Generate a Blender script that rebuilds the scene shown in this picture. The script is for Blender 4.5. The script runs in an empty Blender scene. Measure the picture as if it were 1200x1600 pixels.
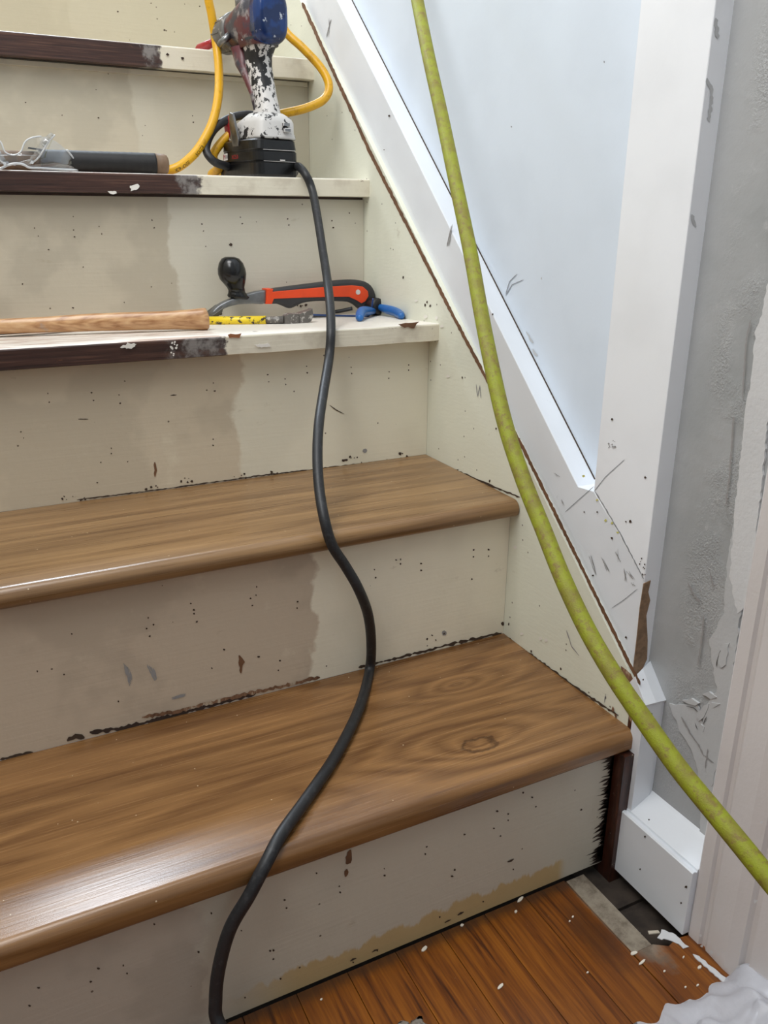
import bpy, bmesh, math, random
from mathutils import Vector, Matrix, noise as mnoise
random.seed(7)
S = bpy.context.scene
COL = S.collection

# ------------------------------------------------------------------ camera
F, YAW, PITCH, ROLL = 1280.0, 0.4666, 0.3460, -0.0049
CAM = Vector((-0.613, -0.5911, 0.7409))
fw = Vector((math.sin(YAW)*math.cos(PITCH), math.cos(YAW)*math.cos(PITCH), -math.sin(PITCH)))
rt = Vector((math.cos(YAW), -math.sin(YAW), 0)); dn = fw.cross(rt)
c_, s_ = math.cos(ROLL), math.sin(ROLL)
rt, dn = c_*rt + s_*dn, -s_*rt + c_*dn
cd = bpy.data.cameras.new('camera'); cam = bpy.data.objects.new('camera', cd); COL.objects.link(cam)
up = -dn
cam.matrix_world = Matrix(((rt.x, up.x, -fw.x, CAM.x), (rt.y, up.y, -fw.y, CAM.y), (rt.z, up.z, -fw.z, CAM.z), (0, 0, 0, 1)))
cd.sensor_fit = 'AUTO'; cd.sensor_width = 36; cd.lens = F*36/1600; cd.clip_start = 0.01
S.camera = cam

# ------------------------------------------------------------------ world, lights, exposure
S.view_settings.view_transform = 'Standard'; S.view_settings.look = 'None'
S.view_settings.gamma = 1; S.view_settings.use_curve_mapping = False
S.view_settings.exposure = 0.2
W = bpy.data.worlds.new('world'); S.world = W; W.use_nodes = True
_n = W.node_tree; _tc = _n.nodes.new('ShaderNodeTexCoord'); _sx = _n.nodes.new('ShaderNodeSeparateXYZ'); _mr = _n.nodes.new('ShaderNodeMapRange')
_n.links.new(_tc.outputs['Generated'], _sx.inputs[0]); _n.links.new(_sx.outputs[2], _mr.inputs[0])
for _i, _v in ((1, -.25), (2, .5), (3, .12), (4, .56)): _mr.inputs[_i].default_value = _v
_n.nodes['Background'].inputs[0].default_value = (0.86, 0.94, 1.0, 1)
_n.links.new(_mr.outputs[0], _n.nodes['Background'].inputs[1])
def area(name, loc, target, sx, sy, power, col):
    l = bpy.data.lights.new(name, 'AREA'); l.shape = 'RECTANGLE'; l.size = sx; l.size_y = sy; l.energy = power; l.color = col
    o = bpy.data.objects.new(name, l); COL.objects.link(o); o.location = loc
    o.rotation_euler = (Vector(target)-Vector(loc)).to_track_quat('-Z', 'Y').to_euler()
    return o
area('ceiling_lamp', (-0.8, 0.12, 2.4), (-0.3, 0.6, 0.6), 0.8, 0.8, 18, (1.0, 0.99, 0.97))
area('side_fill', (-1.12, -0.45, 1.95), (0.0, 0.25, 0.65), 0.6, 0.6, 9, (0.97, 0.985, 1.0))  # unseen fill light added on the left to brighten right wall and risers
area('landing_window', (-0.40, 2.5, 2.75), (-0.5, 0.0, 0.2), 0.55, 0.30, 40, (0.80, 0.90, 1.0))

# ------------------------------------------------------------------ helpers
def at(u, v, ax, val):
    d = rt*((u-600)/F) + dn*((v-800)/F) + fw
    return CAM + d*((val-CAM[ax])/d[ax])
def atd(u, v, depth):
    return CAM + (rt*((u-600)/F) + dn*((v-800)/F) + fw)*depth
def lin(r, g, b):
    f = lambda c: (c/255/12.92) if c/255 <= 0.04045 else ((c/255+0.055)/1.055)**2.4
    return (f(r), f(g), f(b), 1)

class G:
    def __init__(s, name):
        s.m = bpy.data.materials.new(name); s.m.use_nodes = True; s.t = s.m.node_tree
        s.b = s.t.nodes['Principled BSDF']; s.geo = None
    def node(s, typ, **kw):
        n = s.t.nodes.new(typ)
        for k, v in kw.items(): setattr(n, k, v)
        return n
    def put(s, sock, v):
        if isinstance(v, bpy.types.NodeSocket): s.t.links.new(v, sock)
        elif v is not None: sock.default_value = v
    def pos(s):
        if not s.geo: s.geo = s.node('ShaderNodeNewGeometry')
        return s.geo.outputs['Position']
    def nrm(s):
        s.pos(); return s.geo.outputs['True Normal']
    def obj(s): return s.node('ShaderNodeTexCoord').outputs['Object']
    def math(s, op, a, b=None, c=None, clamp=False):
        n = s.node('ShaderNodeMath', operation=op, use_clamp=clamp)
        for i, v in enumerate((a, b, c)):
            if v is not None: s.put(n.inputs[i], v)
        return n.outputs[0]
    def vmul(s, v, sc):
        n = s.node('ShaderNodeVectorMath', operation='MULTIPLY'); s.put(n.inputs[0], v); n.inputs[1].default_value = sc; return n.outputs[0]
    def vadd(s, v, w):
        n = s.node('ShaderNodeVectorMath', operation='ADD'); s.put(n.inputs[0], v); s.put(n.inputs[1], w); return n.outputs[0]
    def sep(s, v):
        n = s.node('ShaderNodeSeparateXYZ'); s.put(n.inputs[0], v); return n.outputs
    def noise(s, v, sc=1.0, det=3, rough=0.5, dist=0.0):
        n = s.node('ShaderNodeTexNoise'); s.put(n.inputs['Vector'], v); n.inputs['Scale'].default_value = sc
        n.inputs['Detail'].default_value = det; n.inputs['Roughness'].default_value = rough; n.inputs['Distortion'].default_value = dist
        return n.outputs['Fac']
    def step(s, v, lo, hi):
        n = s.node('ShaderNodeMapRange', clamp=True); n.interpolation_type = 'SMOOTHSTEP'
        s.put(n.inputs[0], v); s.put(n.inputs[1], lo); s.put(n.inputs[2], hi); return n.outputs[0]
    def mix(s, f, a, b, mode='MIX'):
        n = s.node('ShaderNodeMix', data_type='RGBA', blend_type=mode)
        s.put(n.inputs[0], f); s.put(n.inputs[6], a); s.put(n.inputs[7], b); return n.outputs[2]
    def ramp(s, v, stops):
        n = s.node('ShaderNodeValToRGB'); e = n.color_ramp.elements
        e[0].position, e[0].color = stops[0]; e[1].position, e[1].color = stops[-1]
        for p, c in stops[1:-1]: x = e.new(p); x.color = c
        s.put(n.inputs[0], v); return n.outputs[0]
    def ellipse(s, v, c, r, warp=None, amt=0.0):
        n = s.node('ShaderNodeVectorMath', operation='SUBTRACT'); s.put(n.inputs[0], v); n.inputs[1].default_value = c
        q = s.vmul(n.outputs[0], tuple(1/x for x in r))
        l = s.node('ShaderNodeVectorMath', operation='LENGTH'); s.put(l.inputs[0], q); o = l.outputs['Value']
        if warp is not None: o = s.math('ADD', o, s.math('MULTIPLY', s.math('SUBTRACT', warp, 0.5), amt))
        return o
    def bump(s, h, st, dist=0.001, prev=None):
        n = s.node('ShaderNodeBump'); s.put(n.inputs['Height'], h); n.inputs['Strength'].default_value = st; n.inputs['Distance'].default_value = dist
        if prev is not None: s.put(n.inputs['Normal'], prev)
        return n.outputs[0]
    def out(s, col, rough=0.5, normal=None, **kw):
        s.put(s.b.inputs['Base Color'], col); s.put(s.b.inputs['Roughness'], rough)
        if normal is not None: s.put(s.b.inputs['Normal'], normal)
        for k, v in kw.items(): s.put(s.b.inputs[k.replace('_', ' ')], v)
        return s.m
def plain(name, col, rough=0.5, metal=0.0, var=0.0, scale=60, bump=0.0):
    g = G(name); c = col
    n = g.noise(g.obj(), scale, 4)
    if var: c = g.mix(g.step(n, .35, .7), col, tuple(x*(1-var) for x in col[:3])+(1,))
    return g.out(c, rough, g.bump(n, bump) if bump else None, Metallic=metal)

# ---- paint with wear
def cream_paint(name, right, left, xb=-0.30, amt=0.03, extra=None, rough=0.42):
    g = G(name); p = g.pos(); x, y, z = g.sep(p)
    w = g.noise(p, 22, 5, .6); w2 = g.noise(p, 7, 4, .55)
    edge = g.math('ADD', g.math('ADD', x, g.math('MULTIPLY', g.math('SUBTRACT', w2, .5), amt*4)), g.math('MULTIPLY', g.math('SUBTRACT', w, .5), .04))
    m = g.step(edge, xb-.004, xb+.004)
    L = g.mix(g.step(w2, .47, .56), left, tuple(c*.88 for c in left[:3])+(1,))
    R = g.mix(g.step(g.noise(p, 5, 3), .5, .62), right, tuple(c*.93 for c in right[:3])+(1,))
    c = g.mix(m, L, R)
    c = g.mix(g.math('MULTIPLY', g.step(w, .60, .78), .25), c, (right[0]*1.05, right[1]*1.05, right[2]*1.02, 1))
    # faint brown smudges
    sm = g.noise(g.vmul(p, (1, 1, 1.8)), 16, 6, .7)
    c = g.mix(g.math('MULTIPLY', g.step(sm, .64, .74), .30), c, lin(140, 118, 85))
    if extra: c = extra(g, p, x, y, z, c, w)
    # sparse specks
    vor = g.node('ShaderNodeTexVoronoi'); g.put(vor.inputs['Vector'], p); vor.inputs['Scale'].default_value = 130
    rnd = g.sep(vor.outputs['Color'])[0]
    sp = g.math('MULTIPLY', g.math('LESS_THAN', vor.outputs['Distance'], .16), g.math('GREATER_THAN', rnd, .982))
    c = g.mix(g.math('MULTIPLY', sp, .8), c, lin(70, 52, 38))
    h = g.noise(g.vmul(p, (12, 60, 260)), 1, 3)
    b = g.bump(h, .25, .0008); b = g.bump(w, .25, .0015, b)
    return g.out(c, rough, b)
def wood_tread(name, light, dark, seed, ring=9.0, knots=(), rough=.30, across=26):
    g = G(name); p = g.pos(); 
    q = g.vadd(g.vmul(p, (1.9, across*.62, across*.62)), (seed, seed*1.7, 0))
    base = g.noise(q, 1, 3, .45, .35)
    for (kx, ky, kr) in knots:
        e = g.ellipse(p, (kx, ky, .19), (kr*2.1, kr, 1))
        base = g.math('ADD', base, g.math('MULTIPLY', g.math('POWER', 2.7, g.math('MULTIPLY', e, -1.1)), .55))
    r = g.math('PINGPONG', g.math('MULTIPLY', base, ring), .5)
    r = g.math('MULTIPLY', r, 2)
    fib = g.noise(g.vmul(p, (9, 420, 420)), 1, 3, .6)
    med = g.noise(g.vmul(p, (2.5, 75, 75)), 1, 4, .6)
    f = g.math('ADD', g.math('MULTIPLY', r, .24), g.math('ADD', g.math('MULTIPLY', med, .62), g.math('MULTIPLY', fib, .34)))
    mid = tuple((a+b)/2 for a, b in zip(light, dark))
    c = g.ramp(f, [(.30, dark), (.55, mid), (.80, light), (.95, tuple(min(1, a*1.12) for a in light[:3])+(1,))])
    big = g.noise(g.vmul(p, (1.5, 9, 9)), 1, 2)
    c = g.mix(g.math('MULTIPLY', g.step(big, .45, .7), .45), c, tuple(a*.72 for a in mid[:3])+(1,))
    for (kx, ky, kr) in knots[:1]:
        e = g.ellipse(p, (kx, ky, .19), (kr*.55, kr*.33, 1), g.noise(p, 90, 3), 1.1)
        rim = g.math('MULTIPLY', g.step(e, .72, .95), g.math('SUBTRACT', 1, g.step(e, 1.0, 1.25)))
        c = g.mix(g.math('MULTIPLY', rim, .65), c, tuple(a*.45 for a in dark[:3])+(1,))
    # sparse pale dust
    vor = g.node('ShaderNodeTexVoronoi'); g.put(vor.inputs['Vector'], p); vor.inputs['Scale'].default_value = 230
    sp = g.math('MULTIPLY', g.math('LESS_THAN', vor.outputs['Distance'], .17), g.math('GREATER_THAN', g.sep(vor.outputs['Color'])[0], .985))
    c = g.mix(g.math('MULTIPLY', sp, .7), c, lin(225, 205, 170))
    b = g.bump(fib, .22, .0006)
    b = g.bump(g.noise(p, 900, 1), .10, .0004, b)
    return g.out(c, g.math('ADD', rough, g.math('MULTIPLY', fib, .12)), b)

LEFT = lin(196, 182, 160); RIGHT = lin(214, 206, 186)
def r1_extra(g, p, x, y, z, c, w):
    j = g.noise(g.vmul(p, (9, 9, 130)), 1, 3, .6)
    top = g.math('ADD', .007, g.math('MULTIPLY', g.noise(g.vmul(p, (45, 1, 12)), 1, 4, .65), .042))
    xs = g.math('MULTIPLY', g.step(x, -.50, -.40), g.math('SUBTRACT', 1, g.step(x, -.085, -.07)))
    st = g.math('MULTIPLY', g.math('SUBTRACT', 1, g.step(z, g.math('SUBTRACT', top, .003), g.math('ADD', top, .003))), xs)
    c = g.mix(g.math('MULTIPLY', st, .72), c, lin(186, 152, 86))
    return c
def r6_extra(g, p, x, y, z, c, w): return g.mix(.55, c, lin(192, 182, 154))
M_R = {
 1: cream_paint('cream_paint_riser_a', lin(198, 190, 174), lin(184, 174, 160), -.50, extra=r1_extra),
 2: cream_paint('cream_paint_riser_b', lin(236, 228, 208), lin(200, 184, 164), -.285, .02),
 3: cream_paint('cream_paint_riser_c', lin(232, 226, 206), lin(210, 197, 174), -.30, .02),
 4: cream_paint('cream_paint_riser_d', lin(206, 200, 184), lin(194, 184, 164), -.31, .02),
 5: cream_paint('cream_paint_riser_e', lin(204, 198, 180), lin(198, 190, 170), -.31, .02),
 6: cream_paint('cream_paint_riser_f', lin(190, 182, 160), lin(184, 175, 152), -.36, .02, r6_extra)}
M_SKIRT = cream_paint('cream_paint_skirt', lin(226, 227, 211), lin(214, 214, 204), -3)
M_WOOD1 = wood_tread('oak_laminate_lower', lin(150, 110, 68), lin(80, 48, 23), 3.3, 6.5, ((-.172, .047, .035), (-.13, .165, .03)), .20, 22)
M_WOOD2 = wood_tread('oak_laminate_upper', lin(156, 122, 82), lin(94, 65, 38), 8.1, 4, (), .23, 44)
M_SPECK = plain('dark_nail_hole', lin(66, 50, 38), .8)
M_BROWNWOOD = plain('bare_brown_wood', lin(120, 84, 58), .7, var=.35, scale=40, bump=.3)
M_MARK = plain('grey_scuff', lin(150, 148, 148), .7)
M_GLUE = plain('yellow_glue', lin(200, 196, 110), .5)
M_CHIPW = plain('white_paint_chip', lin(232, 228, 220), .5)
M_PENCIL = plain('pencil_line', lin(140, 143, 148), .6)
M_DARKGAP = plain('dark_gap_wood', lin(58, 42, 34), .8, var=.3)
M_PALEPATCH = plain('pale_primer_patch', lin(214, 206, 190), .45)

def nose_mat(name, xb, grey):
    g = G(name); p = g.pos(); x, y, z = g.sep(p); nz = g.sep(g.nrm())[2]
    w = g.noise(p, 60, 5, .65)
    e = g.math('ADD', x, g.math('MULTIPLY', g.math('SUBTRACT', w, .5), .035))
    notcream = g.math('SUBTRACT', 1, g.step(e, xb-.003, xb+.003))
    greym = g.math('MULTIPLY', g.step(g.math('ADD', x, g.math('MULTIPLY', g.math('SUBTRACT', w, .5), .07)), xb-grey, xb-grey*.6), .75)
    grain = g.noise(g.vmul(p, (8, 260, 330)), 1, 4, .65)
    br = g.ramp(grain, [(.3, lin(38, 22, 18)), (.55, lin(66, 42, 34)), (.8, lin(112, 80, 64))])
    greyc = g.mix(g.step(w, .40, .60), lin(84, 78, 76), lin(146, 142, 138))
    br = g.mix(g.math('MULTIPLY', greym, g.step(w, .3, .5)), br, greyc)
    front = g.math('LESS_THAN', nz, .6)
    cream = g.mix(g.step(g.noise(p, 30, 4), .5, .7), lin(222, 215, 196), lin(206, 197, 178))
    topw = g.mix(g.math('MULTIPLY', notcream, g.step(g.noise(g.vmul(p, (8, 60, 1)), 1, 5, .7), .42, .60)), lin(226, 220, 210), lin(176, 150, 134))
    c = g.mix(g.math('MULTIPLY', notcream, front), g.mix(front, topw, cream), br)
    # chipped upper arris and under edge
    chip = g.noise(g.vmul(p, (26, 26, 90)), 1, 5, .7)
    c = g.mix(g.math('MULTIPLY', g.step(chip, .67, .70), .8), c, lin(96, 62, 42))
    b = g.bump(g.math('ADD', grain, w), .3, .001)
    return g.out(c, .45, b)
M_N3 = nose_mat('old_nosing_a', -.318, .075); M_N4 = nose_mat('old_nosing_b', -.275, .04); M_N5 = nose_mat('old_nosing_c', -.268, .03)

def white_mat(name, col, rough=.35, dirt=.3, bump=.12):
    g = G(name); p = g.pos()
    n = g.noise(p, 9, 4); d = g.noise(g.vmul(p, (1, 1, .6)), 34, 7, .75)
    c = g.mix(g.step(n, .4, .7), col, tuple(a*.95 for a in col[:3])+(1,))
    c = g.mix(g.math('MULTIPLY', g.step(d, .66, .76), dirt), c, lin(120, 120, 122))
    return g.out(c, rough, g.bump(g.noise(p, 240, 3), bump, .0006))
M_WHITE = white_mat('white_board_paint', lin(228, 232, 238), .35, .25)
M_WHITE2 = white_mat('white_post_paint', lin(240, 243, 248), .4, .10)
M_PANEL = white_mat('cool_white_wall_paint', lin(216, 226, 238), .45, .04)
M_CASING = white_mat('offwhite_casing_paint', lin(216, 211, 210), .38, .05, .35)
def plaster():
    g = G('grey_plaster'); p = g.pos(); x, y, z = g.sep(p)
    n = g.noise(p, 8, 4)
    c = g.mix(g.step(n, .4, .65), lin(170, 172, 174), lin(158, 161, 163))
    c = g.mix(g.math('MULTIPLY', g.step(g.noise(p, 26, 5, .7), .60, .75), .35), c, lin(205, 206, 206))
    fine = g.noise(p, 420, 3, .65)
    band = g.math('MULTIPLY', g.step(y, -.10, -.06), g.math('SUBTRACT', 1, g.step(y, -.045, -.01)))
    band = g.math('MULTIPLY', band, g.step(g.noise(p, 14, 3), .40, .58))
    c = g.mix(g.math('MULTIPLY', g.math('MULTIPLY', band, g.step(fine, .60, .70)), .5), c, lin(216, 217, 216))
    b = g.bump(g.math('MULTIPLY', fine, band), .9, .002); b = g.bump(g.noise(p, 45, 5, .6), .35, .002, b)
    return g.out(c, .55, b)
M_PLASTER = plaster()
M_SKIM = white_mat('loose_skim_paint', lin(190, 192, 194), .45, .15, .5)
M_SKIM2 = white_mat('pale_skim_paint', lin(212, 213, 215), .45, .15, .6)
def floor_mat(name, dusty):
    g = G(name); p = g.pos(); x, y, z = g.sep(p)
    bid = g.math('FLOOR', g.math('DIVIDE', g.math('ADD', x, 2.5322), .0565))
    wn = g.node('ShaderNodeTexWhiteNoise', noise_dimensions='1D'); g.put(wn.inputs['W'], bid)
    off = g.vadd(p, wn.outputs['Color'])
    gr = g.noise(g.vmul(off, (125, 6, 6)), 1, 5, .65, .6); fib = g.noise(g.vmul(p, (420, 16, 16)), 1, 3)
    f = g.math('ADD', g.math('MULTIPLY', gr, .75), g.math('MULTIPLY', fib, .25))
    c = g.ramp(f, [(.34, lin(62, 28, 5)), (.45, lin(112, 60, 12)), (.58, lin(138, 80, 18)), (.75, lin(156, 96, 28))])
    c = g.mix(g.math('MULTIPLY', wn.outputs['Value'], .25), c, lin(84, 42, 14))
    w = g.noise(p, 28, 6, .7)
    # worn grey area beside the missing board
    e = g.ellipse(p, (-.052, -.05, 0), (.022, .085, 1), w, 1.2)
    c = g.mix(g.math('SUBTRACT', 1, g.step(e, .8, 1.25)), c, g.mix(g.step(w, .4, .6), lin(112, 98, 84), lin(150, 138, 122)))
    e2 = g.math('ADD', y, g.math('MULTIPLY', w, .02))
    c = g.mix(g.math('MULTIPLY', g.step(e2, -.012, .004), .7), c, lin(58, 42, 30))
    e3 = g.ellipse(p, (-.095, -.085, 0), (.02, .05, 1), w, 1.2)
    c = g.mix(g.math('MULTIPLY', g.math('SUBTRACT', 1, g.step(e3, .5, 1.3)), .6), c, lin(66, 38, 20))
    sp = g.noise(p, 260, 3, .7)
    c = g.mix(g.step(sp, .74, .78), c, lin(190, 176, 152))
    if dusty: c = g.mix(g.step(w, .3, .6), lin(100, 88, 75), lin(150, 140, 124))
    return g.out(c, .33 if not dusty else .7, g.bump(f, .25, .0008))
M_FLOOR = floor_mat('orange_oak_floor', False); M_DUSTY = floor_mat('dusty_grey_board', True)
M_SUB = plain('dark_subfloor', lin(64, 54, 46), .85, var=.55, scale=45, bump=.6)
def stained():
    g = G('dark_stained_skirt_end'); p = g.pos()
    n = g.noise(g.vmul(p, (120, 120, 18)), 1, 4, .7); w = g.noise(p, 110, 5, .7)
    c = g.ramp(n, [(.35, lin(30, 15, 11)), (.6, lin(68, 34, 22)), (.8, lin(104, 58, 38))])
    c = g.mix(g.step(w, .66, .70), c, lin(150, 135, 120))
    return g.out(c, .4, g.bump(n, .5, .001))
M_STAIN = stained()
def peeled_wood():
    g = G('peeled_wood'); p = g.pos()
    n = g.noise(g.vmul(p, (90, 90, 30)), 1, 5, .7)
    c = g.ramp(n, [(.35, lin(92, 62, 44)), (.55, lin(140, 104, 78)), (.62, lin(190, 174, 152))])
    return g.out(c, .6, g.bump(n, .6, .001))
M_PEEL = peeled_wood()

# ---- geometry
def new(): return bmesh.new()
def box(bm, lo, hi, mi=0, bev=0.0):
    vs = [bm.verts.new((x, y, z)) for x in (lo[0], hi[0]) for y in (lo[1], hi[1]) for z in (lo[2], hi[2])]
    fs = [(0,1,3,2), (4,6,7,5), (0,4,5,1), (2,3,7,6), (0,2,6,4), (1,5,7,3)]
    fl = [bm.faces.new([vs[i] for i in f]) for f in fs]
    for f in fl: f.material_index = mi
    if bev:
        es = set(e for f in fl for e in f.edges)
        bmesh.ops.bevel(bm, geom=list(es), offset=bev, segments=3, affect='EDGES', profile=.5)
def prism(bm, pts, vec, mi=0, bev=0.0, seg=2):
    vec = Vector(vec); a = [bm.verts.new(Vector(p)) for p in pts]; b = [bm.verts.new(Vector(p)+vec) for p in pts]
    fl = [bm.faces.new(a), bm.faces.new(b[::-1])]
    n = len(pts)
    for i in range(n): fl.append(bm.faces.new((a[i], b[i], b[(i+1) % n], a[(i+1) % n])))
    for f in fl: f.material_index = mi
    bmesh.ops.recalc_face_normals(bm, faces=fl)
    if bev:
        es = set(list(fl[0].edges)+list(fl[1].edges))
        bmesh.ops.bevel(bm, geom=list(es), offset=bev, segments=seg, affect='EDGES', profile=.5, clamp_overlap=True)
def catmull(P, n=8):
    P = [Vector(p) for p in P]; Q = [P[0]*2-P[1]] + P + [P[-1]*2-P[-2]]; out = []
    for i in range(1, len(Q)-2):
        a, b, c, d = Q[i-1:i+3]
        for k in range(n):
            t = k/n; out.append(.5*((2*b)+(c-a)*t+(2*a-5*b+4*c-d)*t*t+(3*b-a-3*c+d)*t**3))
    return out+[P[-1]]
def frames(P):
    T = [(P[min(i+1, len(P)-1)]-P[max(i-1, 0)]).normalized() for i in range(len(P))]
    N = [T[0].orthogonal().normalized()]
    for i in range(1, len(P)):
        n = N[-1]-T[i]*N[-1].dot(T[i]); N.append(n.normalized())
    return T, N
def tube(bm, P, r, seg=14, mi=0, sy=1.0, cap=True):
    P = [Vector(p) for p in P]; T, N = frames(P); rings = []
    for i, p in enumerate(P):
        rr = r(i/(len(P)-1)) if callable(r) else r
        B = T[i].cross(N[i])
        rings.append([bm.verts.new(p+N[i]*rr*math.cos(2*math.pi*k/seg)+B*rr*sy*math.sin(2*math.pi*k/seg)) for k in range(seg)])
    for a, b in zip(rings, rings[1:]):
        for k in range(seg):
            f = bm.faces.new((a[k], a[(k+1) % seg], b[(k+1) % seg], b[k])); f.material_index = mi; f.smooth = True
    if cap:
        for rg in (rings[0][::-1], rings[-1]): f = bm.faces.new(rg); f.material_index = mi
def lathe(bm, prof, origin, axis, seg=28, mi=0):
    axis = Vector(axis).normalized(); n = axis.orthogonal().normalized(); b = axis.cross(n); o = Vector(origin); rings = []
    for h, r in prof:
        rings.append([bm.verts.new(o+axis*h+(n*math.cos(2*math.pi*k/seg)+b*math.sin(2*math.pi*k/seg))*max(r, 1e-5)) for k in range(seg)])
    for p, q in zip(rings, rings[1:]):
        for k in range(seg):
            f = bm.faces.new((p[k], p[(k+1) % seg], q[(k+1) % seg], q[k])); f.material_index = mi; f.smooth = True
    f = bm.faces.new(rings[0][::-1]); f.material_index = mi; f = bm.faces.new(rings[-1]); f.material_index = mi
def loft(bm, rings, mi=0, smooth=True):
    R_ = [[bm.verts.new(Vector(p)) for p in r] for r in rings]; n = len(R_[0])
    for a, b in zip(R_, R_[1:]):
        for k in range(n):
            f = bm.faces.new((a[k], a[(k+1) % n], b[(k+1) % n], b[k])); f.material_index = mi; f.smooth = smooth
    for rg in (R_[0][::-1], R_[-1]): f = bm.faces.new(rg); f.material_index = mi
def rrect(cx, cy, w, d, z, e=3.5, n=28, dx=0):
    o = []
    for k in range(n):
        t = 2*math.pi*k/n; c, s = math.cos(t), math.sin(t)
        o.append((cx+w/2*math.copysign(abs(c)**(2/e), c), cy+d/2*math.copysign(abs(s)**(2/e), s), z))
    return o
def build(name, bm, mats, parent=None, local=False, smooth=False, kind=None, label=None, cat=None, group=None, autosmooth=False):
    if parent is not None and not local:
        bmesh.ops.translate(bm, verts=bm.verts, vec=-parent.location)
    bmesh.ops.recalc_face_normals(bm, faces=bm.faces)
    me = bpy.data.meshes.new(name); bm.to_mesh(me); bm.free()
    for m in (mats if isinstance(mats, (list, tuple)) else [mats]): me.materials.append(m)
    if smooth:
        for f in me.polygons: f.use_smooth = True
    o = bpy.data.objects.new(name, me); COL.objects.link(o)
    if parent is not None: o.parent = parent
    tag(o, label, cat, group, kind)
    return o
def tag(o, label=None, cat=None, group=None, kind=None):
    if label: o['label'] = label
    if cat: o['category'] = cat
    if group: o['group'] = group
    if kind: o['kind'] = kind
def thing(name, loc, label, cat, group=None, rz=0):
    o = bpy.data.objects.new(name, None); COL.objects.link(o); o.location = loc; o.rotation_euler = (0, 0, rz); o.empty_display_size = .05
    tag(o, label, cat, group); return o
def center(bm_pts): pass
def own(o):
    """move a top-level mesh's origin to its base centre"""
    vs = [v.co for v in o.data.vertices]
    c = Vector((sum(v.x for v in vs)/len(vs), sum(v.y for v in vs)/len(vs), min(v.z for v in vs)))
    o.data.transform(Matrix.Translation(-c)); o.location = c; return o

# marks that lie on a plane (ax, val); out = direction towards the viewer
def blob(bm, u, v, r, ax, val, mi, sgn=-1, asp=1.0, lift=.0003, n=7):
    P = []; lift += random.uniform(0, .0004)
    for k in range(n):
        t = 2*math.pi*k/n+random.random()*.5; rr = r*.86*random.uniform(.55, 1.15)
        q = at(u+rr*math.cos(t)*asp, v+rr*math.sin(t), ax, val+sgn*lift); P.append(q)
    vs = [bm.verts.new(p) for p in P]
    f = bm.faces.new(vs); f.material_index = mi
def stroke(bm, pts, w, ax, val, mi, sgn=-1, rag=.35, lift=.0004, step=4.0):
    Q = []; lift += random.uniform(0, .0004)
    for (a, b) in zip(pts, pts[1:]):
        L = math.hypot(b[0]-a[0], b[1]-a[1]); n = max(1, int(L/step))
        for k in range(n): t = k/n; Q.append((a[0]+(b[0]-a[0])*t, a[1]+(b[1]-a[1])*t))
    Q.append(pts[-1]); Lp, Rp = [], []
    for i, q in enumerate(Q):
        a = Q[max(0, i-1)]; b = Q[min(len(Q)-1, i+1)]; dx, dy = b[0]-a[0], b[1]-a[1]; l = math.hypot(dx, dy) or 1
        ww = w*.5*random.uniform(1-rag, 1+rag)*(1 if 0 < i < len(Q)-1 else .3); w2 = w*.5*random.uniform(1-rag, 1+rag)*(1 if 0 < i < len(Q)-1 else .3)
        Lp.append(bm.verts.new(at(q[0]-dy/l*ww, q[1]+dx/l*ww, ax, val+sgn*lift))); Rp.append(bm.verts.new(at(q[0]+dy/l*w2, q[1]-dx/l*w2, ax, val+sgn*lift)))
    for i in range(len(Q)-1):
        f = bm.faces.new((Lp[i], Lp[i+1], Rp[i+1], Rp[i])); f.material_index = mi
def poly(bm, pts, ax, val, mi, sgn=-1, lift=.0005, thick=0.0):
    P = [at(u, v, ax, val+sgn*(lift+thick)) for u, v in pts]
    if thick:
        d = Vector((0, 0, 0)); d[ax] = -sgn*(thick+lift*.5); prism(bm, P, d, mi)
    else:
        f = bm.faces.new([bm.verts.new(p) for p in P]); f.material_index = mi
def ragged(pts, amp, step=6):
    out = []; n = len(pts)
    for i in range(n):
        a, b = pts[i], pts[(i+1) % n]; L = math.hypot(b[0]-a[0], b[1]-a[1]); k = max(1, int(L/step))
        for j in range(k):
            t = j/k; out.append((a[0]+(b[0]-a[0])*t+random.uniform(-amp, amp), a[1]+(b[1]-a[1])*t+random.uniform(-amp, amp)))
    return out

# ================================================================== STRUCTURE
Y = {1: 0.0, 2: .2506, 3: .4796, 4: .705, 5: .9369, 6: 1.165}
Z = {0: 0.0, 1: .190, 2: .393, 3: .596, 4: .797, 5: .999, 6: 1.20}
NB = {1: .164, 2: .370, 3: .571, 4: .770, 5: .966}      # underside of each nosing
XL = -1.25

# --- floor of separate oak boards, one mesh
bm = new()
edges = [-.0745-.0565*k for k in range(0, 23)]
random.seed(11)
for i, xr in enumerate(edges):
    xl = xr-.0565
    yy = -.0028; 
    while yy > -1.6:
        L = random.uniform(.5, 1.1); y2 = max(-1.65, yy-L)
        box(bm, (xl+.0003, y2+.0003, -.018), (xr-.0003, yy, 0), 0, .0006); yy = y2
box(bm, (-.0735, -.118, -.018), (-.0465, -.004, -.0008), 1, .0008)     # narrow dusty strip beside the hole
prism(bm, [(-.0735, -.1185, -.018), (-.046, -.1185, -.018), (-.032, -.128, -.018), (-.018, -.124, -.018), (.03, -.132, -.018), (.03, -1.6, -.018), (-.0735, -1.6, -.018)], (0, 0, .018), 0)
box(bm, (-1.5, -1.65, -.05), (.4, .25, -.0225), 2)
for (x0, x1, y0, y1) in ((-.046, .03, -.052, .03), (-.046, .03, -.135, -.062)):
    box(bm, (x0, y0, -.0225), (x1, y1, -.0175), 2)
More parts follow.
